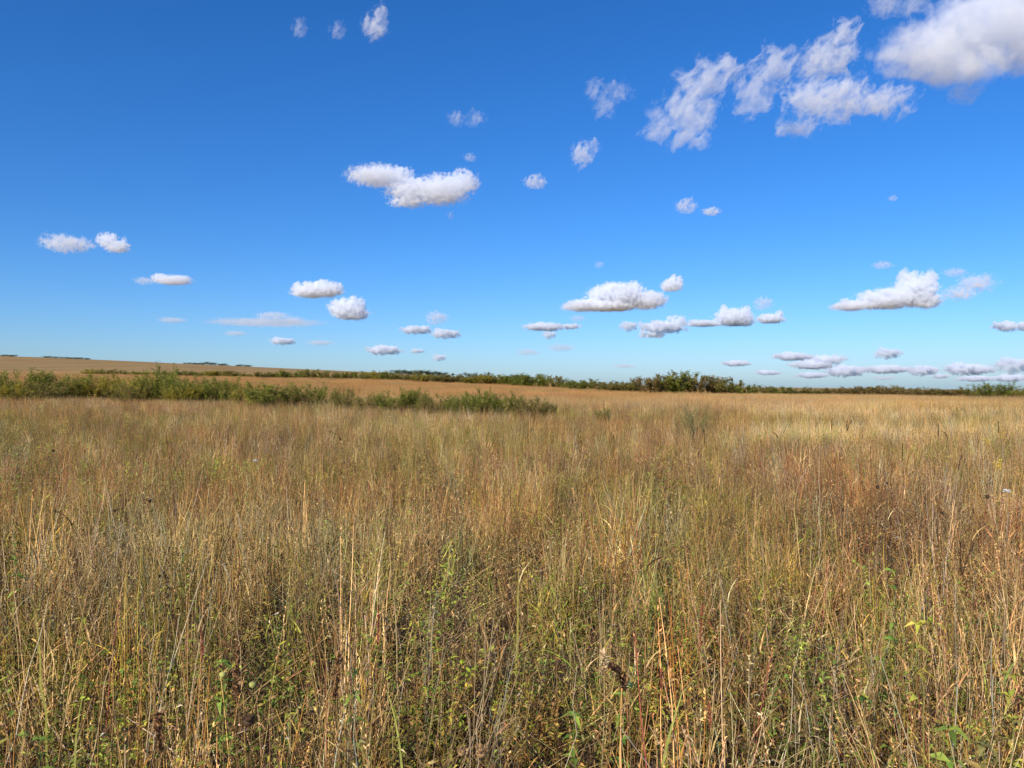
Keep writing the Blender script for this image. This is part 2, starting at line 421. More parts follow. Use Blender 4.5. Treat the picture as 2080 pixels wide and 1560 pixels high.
def tints(x, y, r, jit=0.15):
    """living colour of the stand: patches of straw, rust and green"""
    n = len(x); T = np.ones((n, 3))
    a = vnoise(x, y, 2.2, 3); b = vnoise(x, y, 7.0, 4); c = vnoise(x, y, 0.9, 5)
    T *= (0.80 + 0.40 * (0.5 * a + 0.5 * c))[:, None]
    g = np.clip((b - 0.5) * 2.0, -1, 1)[:, None]
    T *= 1 + g * np.array([[-0.03, 0.02, -0.08]])
    u = col_of(x, y)
    # warm rust stand on the rise at the back, behind the near thickets
    rust = smooth((y - 48) / 25) * (1 - smooth((y - 150) / 80)) * (1 - smooth((u - 1150) / 500))
    T = T * (1 - rust[:, None]) + T * rust[:, None] * np.array([1.10, 1.06, 1.06])
    # bleached straw swathes on the right
    wob = 3 * (vnoise(x, y, 9, 8) - .5)
    pale = smooth((u - 1400) / 250) * np.exp(-((y - 21.5 - wob) / 2.8) ** 2) * smooth((vnoise(x, y, 6.0, 6) - 0.2) * 3)
    pale = np.maximum(pale, 0.8 * smooth((u - 1420) / 200) * np.exp(-((y - 38 - 2 * wob) / 9) ** 2) * smooth((vnoise(x, y, 9.0, 7) - 0.25) * 3))
    T = T * (1 + pale[:, None] * np.array([0.52, 0.55, 0.58]))
    T *= np.exp(r.normal(0, jit * 2.0, (n, 1))); T *= 1 + r.normal(0, 0.05, (n, 3)) + r.normal(0, 0.10, (n, 1)) * np.array([[1, 0, -1]])
    return np.clip(T, 0.3, 2.0), rust, pale

def build_grass():
    r = np.random.default_rng(21)
    straw = (STRAW, TAN, STRAW, GREY, OCHRE); rust = (RUST, TAN, REDST, OCHRE, TAN); olive = (OLIVE, TAN, YELLOW, STRAW, OLIVE)
    lf_d = (TAN, DEAD, STRAW, OCHRE, OLIVE); lf_g = (OLIVE, GREEN, YELLOW, TAN, LIME)
    hd_t = (TAN, STRAW, DEAD); hd_r = (RUST, DEAD, TAN); hd_d = (DARK, DEAD, DEAD)
    talls = [clump_tall(100 + i, straw, lf_d, hd_t) for i in range(4)] + \
            [clump_tall(110 + i, rust, lf_d, hd_r) for i in range(4)] + \
            [clump_tall(120 + i, olive, lf_g, hd_t, headfrac=0.25) for i in range(3)] + \
            [clump_tall(130 + i, straw, lf_g, hd_d, n=14) for i in range(2)]
    # near and middle: y to 45 m
    p1 = wedge(-2.5, 9, 17.0, r); p2 = wedge(9, 22, 11.0, r); p3 = wedge(22, 48, 8.0, r)
    P = np.concatenate([p1, p2, p3]); x, y = P[:, 0], P[:, 1]
    keep = (x ** 2 + y ** 2 > 0.55 ** 2) & (vnoise(x, y, 0.55, 15) + 0.45 * vnoise(x, y, 1.7, 16) > 0.47) & ((y > 4.6) | (r.random(len(x)) < 0.35 + 0.13 * np.maximum(y, 0))); P = P[keep]; x, y = P[:, 0], P[:, 1]; n = len(P)
    T, ru, pa = tints(x, y, r)
    u = col_of(x, y)
    k1 = vnoise(x, y, 3.0, 9) + r.normal(0, 0.18, n); k2 = vnoise(x, y, 2.2, 10) + r.normal(0, 0.2, n)
    left = 1 - smooth((u - 200) / 900)
    k2 = k2 + 0.16 * np.exp(-((u - 1320) / 320) ** 2 - ((y - 11) / 3.5) ** 2)
    pr = np.where(k2 > 0.72, r.integers(8, 11, n), np.where(k1 + 0.08 * left > 0.60, r.integers(4, 8, n), r.integers(0, 4, n)))
    pr = np.where(r.random(n) < 0.07, r.integers(11, 13, n), pr); pr = np.where(pa > 0.35, r.integers(0, 4, n), pr)
    hgt = (0.70 + 0.24 * vnoise(x, y, 5, 11) + r.normal(0, 0.09, n)) * (1 - 0.12 * smooth((y - 6) / 6))
    s = np.clip(np.stack([r.uniform(0.9, 1.15, n), r.uniform(0.9, 1.15, n), hgt], 1), 0.5, 1.35)
    Z = ground(x, y)
    scatter_object('prairie_grass', talls, np.stack([x, y, Z - 0.01], 1), pr, r.uniform(0, 6.283, n), np.where(r.random((n, 1)) < 0.18, r.normal(0, 0.22, (n, 2)), r.normal(0, 0.07, (n, 2))), s, T,
                   'tall dry tan and rust prairie grass filling the field', 'grass')
    # leafy undergrowth
    gl = (GREEN, LIME, OLIVE, YELLOW, GREEN); bl = (DEAD, DARK, (0.17, 0.095, 0.045), OLIVE, DEAD, (0.22, 0.15, 0.06)); yl = (YELLOW, OLIVE, LIME, OCHRE, OLIVE)
    forbs = [clump_forb(200 + i, gl, (OLIVE, TAN), ll=(0.02, 0.048)) for i in range(3)] + \
            [clump_forb(210 + i, yl, (OCHRE, TAN), ll=(0.02, 0.055), nl=22) for i in range(3)] + \
            [clump_forb(220 + i, bl, (DEAD, RUST), ll=(0.015, 0.04), nl=30, heads=(DARK, DEAD)) for i in range(4)]
    p1 = np.concatenate([wedge(-2.5, 9, 11.0, r), wedge(0.8, 4.6, 9.0, r)]); p2 = wedge(9, 22, 13.0, r); p3 = wedge(22, 48, 6.0, r)
    P = np.concatenate([p1, p2, p3]); x, y = P[:, 0], P[:, 1]
    keep = x ** 2 + y ** 2 > 0.5 ** 2; P = P[keep]; x, y = P[:, 0], P[:, 1]; n = len(P)
    T, ru, pa = tints(x, y, r)
    k1 = vnoise(x, y, 1.6, 12) + r.normal(0, 0.15, n) + 0.26 * smooth((5.5 - y) / 2.0)
    pr = np.where(k1 > 0.64, r.integers(0, 3, n), np.where(k1 > 0.52, r.integers(3, 6, n), r.integers(6, 10, n)))
    s = np.repeat(np.clip(0.85 + r.normal(0, 0.18, n), 0.5, 1.35)[:, None], 3, 1); s[:, 2] *= 0.80 + 0.38 * vnoise(x, y, 2.0, 13)
    scatter_object('undergrowth', forbs, np.stack([x, y, ground(x, y) - 0.01], 1), pr, r.uniform(0, 6.283, n), r.normal(0, 0.09, (n, 2)), s, T,
                   'low leafy green and brown undergrowth between the grass stems', 'undergrowth')
    # thatch on the soil
    th = [clump_thatch(300 + i, p) for i, p in enumerate([(TAN, DEAD, GREY, DEAD), (DEAD, DARK, TAN), (STRAW, TAN, DEAD), (DEAD, OLIVE, TAN)])]
    P = np.concatenate([wedge(-1.5, 8, 12.0, r), wedge(8, 20, 5.0, r)]); x, y = P[:, 0], P[:, 1]; n = len(P)
    T, ru, pa = tints(x, y, r)
    scatter_object('dead_thatch', th, np.stack([x, y, ground(x, y)], 1), r.integers(0, 4, n), r.uniform(0, 6.283, n), r.normal(0, 0.05, (n, 2)),
                   np.ones((n, 3)), T, 'tangled brown thatch lying under the grass', 'thatch')
    # far stand
    far = [patch_far(400 + i, (STRAW, TAN, TAN, OCHRE, RUST)) for i in range(4)] + [patch_far(410 + i, (RUST, TAN, RUST, OCHRE)) for i in range(3)]
    P = np.concatenate([wedge(40, 90, 0.42, r), wedge(90, 190, 0.25, r), wedge(190, 330, 0.15, r)]); x, y = P[:, 0], P[:, 1]; n = len(P)
    T, ru, pa = tints(x, y, r, 0.06)
    pr = np.where(ru + r.normal(0, 0.2, n) > 0.5, r.integers(4, 7, n), r.integers(0, 4, n))
    grow = 1 + smooth((y - 150) / 150) * 0.8
    s = np.stack([grow, grow, 0.85 + 0.3 * vnoise(x, y, 14, 14)], 1)
    scatter_object('distant_grass', far, np.stack([x, y, ground(x, y) - 0.02], 1), pr, r.uniform(0, 6.283, n), r.normal(0, 0.03, (n, 2)), s, T,
                   'rust and straw coloured grass on the rise beyond the thickets', 'grass')
build_grass()

# ------------------------------------------------------------------ shrubs
SH_GREEN = ((0.23, 0.26, 0.04), (0.28, 0.30, 0.05), (0.18, 0.205, 0.033), (0.36, 0.35, 0.07))
SH_YELLOW = ((0.38, 0.34, 0.05), (0.45, 0.37, 0.055), (0.29, 0.275, 0.044), (0.50, 0.38, 0.065))
SH_OLIVE = ((0.27, 0.25, 0.06), (0.33, 0.285, 0.075), (0.21, 0.20, 0.05), (0.38, 0.29, 0.09))
SH_BROWN = ((0.31, 0.225, 0.08), (0.38, 0.26, 0.095), (0.25, 0.225, 0.06), (0.27, 0.19, 0.07))
SH_GREY = ((0.36, 0.33, 0.13), (0.44, 0.38, 0.17), (0.28, 0.27, 0.09), (0.25, 0.25, 0.075))

def shrub_meshes(seed, pal, W=2.0, H=1.9, stems=34, per=70, leaf=(0.05, 0.10), asp=0.30, fill=1.0, wisp=0.25):
    """foliage mesh and stems mesh of a multi-stemmed shrub, foot at the origin"""
    r = np.random.default_rng(seed)
    n = stems
    base = np.zeros((n, 3)); a = r.uniform(0, 6.283, n); q = W * 0.30 * np.sqrt(r.random(n)); base[:, 0], base[:, 1] = q * np.cos(a), q * np.sin(a)
    out = np.abs(r.normal(0, 0.30, n)) + q / W * 0.5
    hh = H * (1.02 - 0.42 * np.clip(out, 0, 1)) * r.uniform(0.76, 1.05, n)
    P = centre(base, a + r.normal(0, 0.5, n), hh, out * W / H * 0.75, r.uniform(0.0, 0.35, n), 7, 0.02, r)
    sb = MB(); c = pick((DEAD, (0.16, 0.11, 0.07), (0.10, 0.075, 0.05)), n, r); tubes(sb, P, r.uniform(0.006, 0.014, n), c, c * 0.9)
    # twigs
    m = n * 5
    k = r.integers(0, n, m); t = r.uniform(0.25, 0.97, m) * 7; i = np.minimum(t.astype(int), 6); f = (t - i)[:, None]
    b = P[k, i] * (1 - f) + P[k, i + 1] * f
    Q = centre(b, r.uniform(0, 6.283, m), r.uniform(0.16, 0.42, m) * H * 0.5, r.uniform(0.15, 1.1, m), r.uniform(-0.1, 0.5, m), 3, 0.03, r)
    c = pick((DEAD, (0.14, 0.12, 0.05)), m, r); tubes(sb, Q, r.uniform(0.002, 0.005, m), c, c)
    fb = MB()
    nl = int(stems * per * fill)
    # leaves gather on the twigs; a few stand out as wisps along the stem tips
    k = r.integers(0, m, nl); t = r.uniform(0.05, 1.0, nl) * 3; i = np.minimum(t.astype(int), 2); f = (t - i)[:, None]
    p = Q[k, i] * (1 - f) + Q[k, i + 1] * f + r.normal(0, 0.035, (nl, 3))
    az = r.uniform(0, 6.283, nl); d = np.stack([np.cos(az), np.sin(az), r.uniform(-0.4, 0.9, nl)], 1)
    tw = pick(pal, m, r, 0.14)
    L = r.uniform(*leaf, nl); leaves(fb, p, d, L, L * asp * r.uniform(0.7, 1.3, nl), 0.6 * tw[k] + 0.4 * pick(pal, nl, r), 0.25, r)
    nw = int(nl * wisp); k = r.integers(0, n, nw); t = r.uniform(0.35, 1.0, nw) * 7; i = np.minimum(t.astype(int), 6); f = (t - i)[:, None]
    p = P[k, i] * (1 - f) + P[k, i + 1] * f + r.normal(0, 0.02, (nw, 3))
    az = r.uniform(0, 6.283, nw); d = np.stack([np.cos(az), np.sin(az), r.uniform(0.1, 1.3, nw)], 1)
    L = r.uniform(*leaf, nw); leaves(fb, p, d, L, L * asp, pick(pal, nw, r), 0.2, r)
    return fb.mesh('shrub_foliage', M_LEAF), sb.mesh('shrub_stems', M_PLANT)

_sh = {}
def shrub_variant(kind, i, far):
    key = (kind, i, far)
    if key not in _sh:
        pal = dict(green=SH_GREEN, yellow=SH_YELLOW, olive=SH_OLIVE, brown=SH_BROWN, grey=SH_GREY)[kind]
        sd = 500 + 31 * i + 7 * ['green', 'yellow', 'olive', 'brown', 'grey'].index(kind) + (1000 if far else 0)
        if far: _sh[key] = shrub_meshes(sd, pal, stems=30, per=150, leaf=(0.08, 0.15), asp=0.40)
        elif kind == 'grey': _sh[key] = shrub_meshes(sd, pal, stems=44, per=150, leaf=(0.04, 0.08), asp=0.32)
        else: _sh[key] = shrub_meshes(sd, pal, stems=44, per=170, leaf=(0.05, 0.105), asp=0.36)
    return _sh[key]

def place_shrub(name, label, x, y, wid, hgt, kind, i, far, rz, group, cat='shrub'):
    fm, sm = shrub_variant(kind, i, far)
    o = bpy.data.objects.new(name, None); C.objects.link(o)
    o.location = (x, y, gz(x, y) - 0.03); o.rotation_euler = (0, 0, rz); o.scale = (wid / 2.0, wid / 2.0, hgt / 1.9)
    f = bpy.data.objects.new('foliage', fm); C.objects.link(f); f.parent = o
    s = bpy.data.objects.new('stems', sm); C.objects.link(s); s.parent = o
    tag(o, label, cat, group)
    return o

def shrub_px(name, label, px, top, Y, wpx, kind, i, group, far=False, rz=None):
    """shrub whose crown top shows at image (px, top) at distance Y and whose crown is wpx wide"""
    w = at(px, top, Y); g = gz(w.x, Y)
    h = max(0.7, w.z - g)
    return place_shrub(name, label, w.x, Y, wpx / F * Y, h, kind, i, far, (px * 0.37) % 6.28 if rz is None else rz, group)

G_L = 'leafy shrubs of the thicket on the left'
near_left = [  # px, top, Y, width px, kind, variant, label
    (-25, 752, 50, 90, 'yellow', 0, 'bushy green shrub cut by the left edge of the photo'),
    (45, 744, 48, 100, 'green', 0, 'tall bright green shrub first from the left edge, wispy top'),
    (90, 768, 47, 70, 'olive', 1, 'dark olive shrub filling the gap right of the first tall shrub at the left edge'),
    (140, 752, 49, 75, 'green', 1, 'green upright shrub between the dark olive one and the yellowish ones on the left'),
    (190, 755, 50, 80, 'yellow', 1, 'yellow-green shrub, left one of the yellowish pair in the left thicket'),
    (240, 757, 51, 75, 'yellow', 2, 'yellowish shrub, right one of the yellowish pair in the left thicket'),
    (290, 755, 47, 90, 'yellow', 3, 'wide yellow-green shrub left of the tallest shrub in the left thicket'),
    (335, 743, 46, 85, 'green', 2, 'tallest green shrub in the middle of the left thicket'),
    (385, 755, 44, 80, 'green', 3, 'green shrub with dark right flank just right of the tallest one'),
    (420, 775, 45, 60, 'olive', 0, 'low olive shrub sunk between two taller green shrubs'),
    (457, 762, 44, 75, 'green', 0, 'rounded green shrub left of the wide dark leafy dome'),
    (510, 774, 42, 70, 'yellow', 0, 'low yellow-green shrub leaning against the wide leafy dome'),
    (548, 768, 40, 105, 'green', 1, 'wide leafy dome of a shrub at the right end of the left thicket'),
    (640, 780, 42, 85, 'green', 2, 'low green shrub standing alone right of the leafy dome'),
    (590, 786, 41, 60, 'olive', 3, 'low olive shrub in the dip between the leafy dome and the lone low shrub'),
    (270, 772, 45, 70, 'olive', 2, 'short olive shrub in front of the yellowish pair in the left thicket'),
    (15, 770, 46, 70, 'yellow', 1, 'short yellow-green shrub in front at the very left edge'),
    (370, 776, 43, 60, 'yellow', 2, 'short yellow-green shrub in front of the tallest shrub'),
    (698, 779, 38, 48, 'olive', 2, 'small shaggy shrub with pale twigs between the two thickets'),
]
for px, top, Y, w, kind, i, lab in near_left:
    shrub_px('leafy_shrub', lab, px, top, Y, w, kind, i, G_L)
G_M = 'low shrubs of the thicket in the middle of the field'
near_mid = [
    (750, 797, 37, 70, 'olive', 3, 'thin olive shrub at the left end of the middle thicket'),
    (800, 790, 36, 75, 'green', 3, 'low bright green shrub second from the left in the middle thicket'),
    (838, 782, 36, 60, 'green', 0, 'pointed green shrub sticking up in the middle thicket'),
    (885, 794, 35, 75, 'olive', 1, 'greyish olive shrub right of the pointed one'),
    (935, 793, 34, 60, 'green', 1, 'green shrub left of the darkest shrub in the middle thicket'),
    (978, 789, 33, 75, 'green', 2, 'darkest green and densest shrub of the middle thicket'),
    (1025, 792, 33, 70, 'green', 3, 'bright green shrub right of the darkest one'),
    (1075, 799, 32, 65, 'olive', 2, 'twiggy brownish shrub near the right end of the middle thicket'),
    (1110, 812, 32, 50, 'olive', 0, 'lowest sprawling shrub at the right tip of the middle thicket'),
    (1225, 824, 27, 34, 'olive', 3, 'small faint green bush alone in the tan grass right of the middle thicket'),
]
for px, top, Y, w, kind, i, lab in near_mid:
    shrub_px('low_shrub', lab, px, top, Y, w, kind, i, G_M)
shrub_px('silvery_shrub', 'silvery grey-green shrub alone in the tan grass right of centre', 1415, 814, 20, 62, 'grey', 0, None)
shrub_px('silvery_shrub', 'small grey-green bush in front of the right-hand shrub line near the photo edge', 2040, 828, 32, 34, 'grey', 2, None)
shrub_px('silvery_shrub', 'tiny green bush left of the grey-green bush near the right photo edge', 1950, 829, 33, 24, 'olive', 1, None)

# far shrub line: its crown tops follow the photo's skyline
def far_line(name, group, label, knots, Yk, step, wid, kinds, seed):
    r = random.Random(seed)
    xs = [k[0] for k in knots]; ys = [k[1] for k in knots]
    px = xs[0]; c = 0
    while px < xs[-1]:
        top = float(np.interp(px, xs, ys)) + r.uniform(-4.0, 4.0)
        Y = float(np.interp(px, [k[0] for k in Yk], [k[1] for k in Yk])) + r.uniform(-6, 6)
        shrub_px(name, label, px, top, Y, wid * r.uniform(0.8, 1.35), r.choice(kinds), c % 4, group, True, r.uniform(0, 6.28))
        px += step * r.uniform(0.7, 1.3); c += 1
far_line('distant_shrub', 'distant shrubs in the line on the left slope', 'small dark green shrub in the thin line on the left slope behind the thicket',
         [(190, 750), (300, 751), (420, 754), (520, 754), (620, 752), (720, 752), (800, 755)], [(190, 165), (800, 150)], 21, 30, ['green', 'olive', 'yellow', 'olive'], 1)
far_line('distant_shrub', 'distant shrubs in the line at the centre', 'olive shrub in the long line along the skyline at the centre',
         [(800, 757), (900, 760), (990, 758), (1040, 762), (1085, 760), (1140, 766), (1200, 770), (1290, 774)], [(800, 150), (1290, 118)], 20, 40, ['green', 'olive', 'olive', 'yellow'], 2)
mound = [(1285, 771, 112, 44, 'olive', 'first low shrub at the left foot of the big shrub mound'),
         (1322, 758, 110, 60, 'brown', 'brown-topped shrub at the left shoulder of the big shrub mound'),
         (1352, 755, 112, 64, 'olive', 'tall olive shrub left of the crest of the big shrub mound'),
         (1385, 751, 110, 70, 'green', 'highest green shrub at the crest of the big shrub mound'),
         (1418, 758, 109, 62, 'brown', 'russet-tinged shrub right of the crest of the big shrub mound'),
         (1447, 760, 111, 62, 'olive', 'rounded olive shrub on the right shoulder of the big shrub mound'),
         (1482, 768, 108, 62, 'olive', 'wide shrub lower on the right side of the big shrub mound'),
         (1520, 779, 106, 50, 'green', 'low green shrub at the right foot of the big shrub mound'),
         (1556, 781, 105, 50, 'olive', 'flat olive shrub right of the big shrub mound'),
         (1590, 783, 104, 44, 'green', 'last dark green shrub at the right end of the mound')]
for k, (px, top, Y, w, kind, lab) in enumerate(mound):
    shrub_px('mound_shrub', lab, px, top, Y, w, kind, k % 4, 'shrubs of the big mound right of centre', True)
far_line('distant_shrub', 'distant shrubs in the russet line on the right', 'brownish green shrub in the low russet line on the right',
         [(1615, 790), (1690, 785), (1740, 782), (1800, 784), (1860, 786), (1930, 788), (1985, 796)], [(1615, 108), (1985, 88)], 19, 50, ['brown', 'olive', 'brown', 'yellow', 'green'], 4)
for px, top, Y, w, kind, i, lab in [
        (2015, 773, 64, 84, 'green', 0, 'tall bright green bush with a spiky top near the right edge'),
        (2058, 779, 64, 84, 'green', 1, 'rounded green bush second from the right edge'),
        (2100, 784, 63, 80, 'yellow', 2, 'yellow-green bush cut by the right edge of the photo')]:
    shrub_px('edge_bush', lab, px, top, Y, w, kind, i, 'bushes at the right edge')

# ------------------------------------------------------------------ far trees on the rise
def tree_meshes(seed, H=9.0, W=7.0, n=420):
    r = np.random.default_rng(seed)
    tb = MB(); P = centre(np.zeros((1, 3)), np.array([0.3]), np.array([H * 0.6]), np.array([0.04]), np.array([0.03]), 5, 0.01, r)
    bc = np.array([[0.09, 0.07, 0.055]]); tubes(tb, P, np.array([0.24]), bc, bc)
    m = 7; b = np.repeat(P[:, 2:3], m, 0)[:, 0]
    Q = centre(b, r.uniform(0, 6.283, m), r.uniform(0.3, 0.5, m) * H, r.uniform(0.2, 0.9, m), np.zeros(m), 3, 0.02, r)
    tubes(tb, Q, np.full(m, 0.1), np.repeat(bc, m, 0), np.repeat(bc, m, 0))
    cb = MB()
    k = 11; cen = np.stack([r.normal(0, W * 0.24, k), r.normal(0, W * 0.24, k), r.uniform(0.2, 0.86, k) * H], 1); rad = r.uniform(0.18, 0.30, k) * W
    j = r.integers(0, k, n); v = r.normal(0, 1, (n, 3)); v /= np.linalg.norm(v, axis=1, keepdims=True)
    p = cen[j] + v * (rad[j] * r.uniform(0.45, 1.08, n))[:, None]
    L = r.uniform(0.7, 1.3, n); leaves(cb, p, v + r.normal(0, 0.6, (n, 3)), L, L * 0.6, pick(((0.13, 0.16, 0.085), (0.16, 0.19, 0.10), (0.11, 0.14, 0.08)), n, r), 0.2, r)  # crown colour lightened to imitate haze over the distance
    return cb.mesh('tree_crown', M_LEAF), tb.mesh('tree_trunk', M_PLANT)
_tr = [tree_meshes(700 + i) for i in range(5)]
def far_tree(label, group, px, top, Y, wpx, i):
    w = at(px, top, Y); g = gz(w.x, Y); h = max(3.0, w.z - g)
    o = bpy.data.objects.new('tree', None); C.objects.link(o); o.location = (w.x, Y, g - 0.1)
    o.scale = (wpx / F * Y / 7.0,) * 2 + (h / 9.0,); o.rotation_euler = (0, 0, px * 0.71 % 6.28)
    for nm, m in zip(('crown', 'trunk'), _tr[i % 5]):
        c = bpy.data.objects.new(nm, m); C.objects.link(c); c.parent = o
    tag(o, label, 'tree', group)
def tree_row(label, group, knots, step, wid, Y, seed, jit=1.5):
    r = random.Random(seed); px = knots[0][0]; c = 0
    while px <= knots[-1][0]:
        top = float(np.interp(px, [k[0] for k in knots], [k[1] for k in knots])) + r.uniform(-jit, jit)
        far_tree(label, group, px, top + 0.6, Y + r.uniform(-40, 40), wid * r.uniform(0.9, 1.5), c); px += step * r.uniform(0.7, 1.3); c += 1
tree_row('dark tree in the dense grove on the skyline left of centre', 'trees of the grove left of centre', [(806, 751), (830, 751), (850, 752.5), (870, 751), (885, 753), (908, 754)], 8, 14, 1150, 1)
tree_row('small dark tree in the broken row right of the skyline grove', 'trees right of the grove', [(938, 756), (945, 755), (960, 757), (975, 755), (992, 757)], 11, 9, 1200, 2)
tree_row('dark tree in the long row on the crest of the left slope', 'trees on the crest of the left slope', [(378, 737), (400, 736), (418, 734.5), (440, 736), (464, 738)], 7, 10, 1420, 3, 1)
tree_row('tiny low tree right of the row on the crest of the left slope', 'tiny trees beyond the crest row', [(482, 740), (512, 741)], 9, 10, 1420, 4, 0.6)
tree_row('dark tree on the crest at the left edge of the photo', 'trees at the left edge', [(4, 721), (18, 719), (36, 720.5)], 8, 11, 1430, 5, 0.8)
tree_row('tiny low tree on the crest between the left edge and the long row', 'tiny trees on the left crest', [(92, 724), (135, 726), (178, 728)], 12, 13, 1430, 6, 0.5)
tree_row('bluish far tree on the horizon left of the bright bush at the right edge', 'far trees at the right', [(1945, 794), (1955, 793), (1966, 795)], 7, 12, 1300, 7, 0.5)

# ------------------------------------------------------------------ single plants that stand out of the grass
def spot(px, py, H, bpx=None):
    """foot and tip of a plant H metres tall whose tip shows at image (px, py); bpx is the image column of its foot"""
    Y = (EYE - H) * F / max(py - HY, 12.0)
    tip = at(px, py, Y); fx = tip.x if bpx is None else (bpx - CX) / F * Y
    return np.array([fx, Y, gz(fx, Y)]), np.array([tip.x, Y, tip.z])

def arc(a, b, K=8, sag=0.0, r=rng, wig=0.004):
    """curved line from a to b, bulging sideways and stiffer at the foot"""
    t = np.linspace(0, 1, K + 1)[:, None]
    P = a[None] * (1 - t) + b[None] * t
    P[:, 2] = a[2] + (b[2] - a[2]) * (1 - (1 - t[:, 0]) ** (1 + sag))
    w = r.normal(0, wig, (K + 1, 3)); w[0] = w[-1] = 0
    return P + w

class Plant:
    def __init__(s, name, label, cat, foot, group=None):
        s.o = bpy.data.objects.new(name, None); C.objects.link(s.o); s.o.location = Vector(foot); s.f = np.array(foot)
        tag(s.o, label, cat, group, 'thing')
    def part(s, name, mb, mat=None):
        mb.v = [v - s.f for v in mb.v]
        return mb.build(name, mat or M_PLANT, s.o)
    def stem(s, P, rad, c0, c1=None, name='stem'):
        mb = MB(); tubes(mb, P[None], np.array([rad]), np.array([c0]), np.array([c1 or c0])); return s.part(name, mb)

def spikelets(mb, A, d, n, size, spread, cols, r, asp=0.35):
    """n small scales along the polyline A (K,3)"""
    t = r.uniform(0, len(A) - 1.001, n); i = t.astype(int); f = (t - i)[:, None]
    p = A[i] * (1 - f) + A[i + 1] * f
    dd = (A[np.minimum(i + 1, len(A) - 1)] - A[i]); dd /= np.maximum(np.linalg.norm(dd, axis=1, keepdims=True), 1e-9)
    L = size * r.uniform(0.7, 1.3, n)
    leaves(mb, p + r.normal(0, size * 0.12, (n, 3)), dd + r.normal(0, spread, (n, 3)), L, L * asp, pick(cols, n, r), 0.1, r)

HEAD_DARK = ((0.07, 0.038, 0.02), (0.10, 0.055, 0.028), (0.05, 0.028, 0.017)); HEAD_BROWN = ((0.24, 0.13, 0.055), (0.30, 0.17, 0.075), (0.18, 0.09, 0.04))
HEAD_STRAW = ((0.62, 0.48, 0.27), (0.55, 0.40, 0.21), (0.68, 0.54, 0.33)); HEAD_RED = ((0.34, 0.11, 0.06), (0.28, 0.08, 0.05), (0.40, 0.17, 0.08))

def grass_spike(label, px, py, H, bpx, hpx, cols, stemcol, group, sag=0.0, toes=1, hook=0.0, name='grass_stalk', fat=1.0, seed=0):
    """tall stalk with a narrow seed spike of hpx image pixels; toes > 1 makes a forked spike; hook bends the spike over sideways"""
    r = np.random.default_rng(9000 + int(px) + int(py) + seed)
    a, b = spot(px, py, H, bpx); Y = b[1]; hl = hpx / F * Y
    P = arc(a, b, 10, sag, r)
    pl = Plant(name, label, 'grass stalk', a, group)
    u = P[-1] - P[-3]; u /= np.linalg.norm(u)
    neck = b - u * hl
    Q = arc(a, neck, 9, sag, r); pl.stem(Q, 0.0020 + 0.0001 * Y, stemcol[0], stemcol[1])
    for k in range(toes):
        side = (k - (toes - 1) / 2) * 0.45
        t = np.linspace(0, 1, 8)[:, None]
        A = neck + u * hl * t + np.array([1, 0.25, 0]) * hl * (side * t + hook * t ** 2) - np.array([0, 0, 1]) * hl * (0.55 * abs(hook) * t ** 2)
        mb = MB(); tubes(mb, A[None], np.array([0.0018]), np.array([cols[0]]), np.array([cols[0]]))
        spikelets(mb, A, None, 90, (0.008 + 0.0008 * Y) * fat, 0.30 * fat, cols, r, 0.42)
        pl.part('seed_head', mb)
    for k in range(2):
        f = r.uniform(0.15, 0.5); foot = Q[int(f * 9)]
        B = centre(foot[None], r.uniform(0, 6.283, 1), r.uniform(0.15, 0.3, 1), np.array([0.35]), np.array([0.6]), 5, 0.01, r)
        mb = MB(); c = pick((TAN, OLIVE, STRAW), 1, r); ribbons(mb, B, np.array([0.007]), r.uniform(0, 6, 1), c, c); pl.part('leaf', mb)

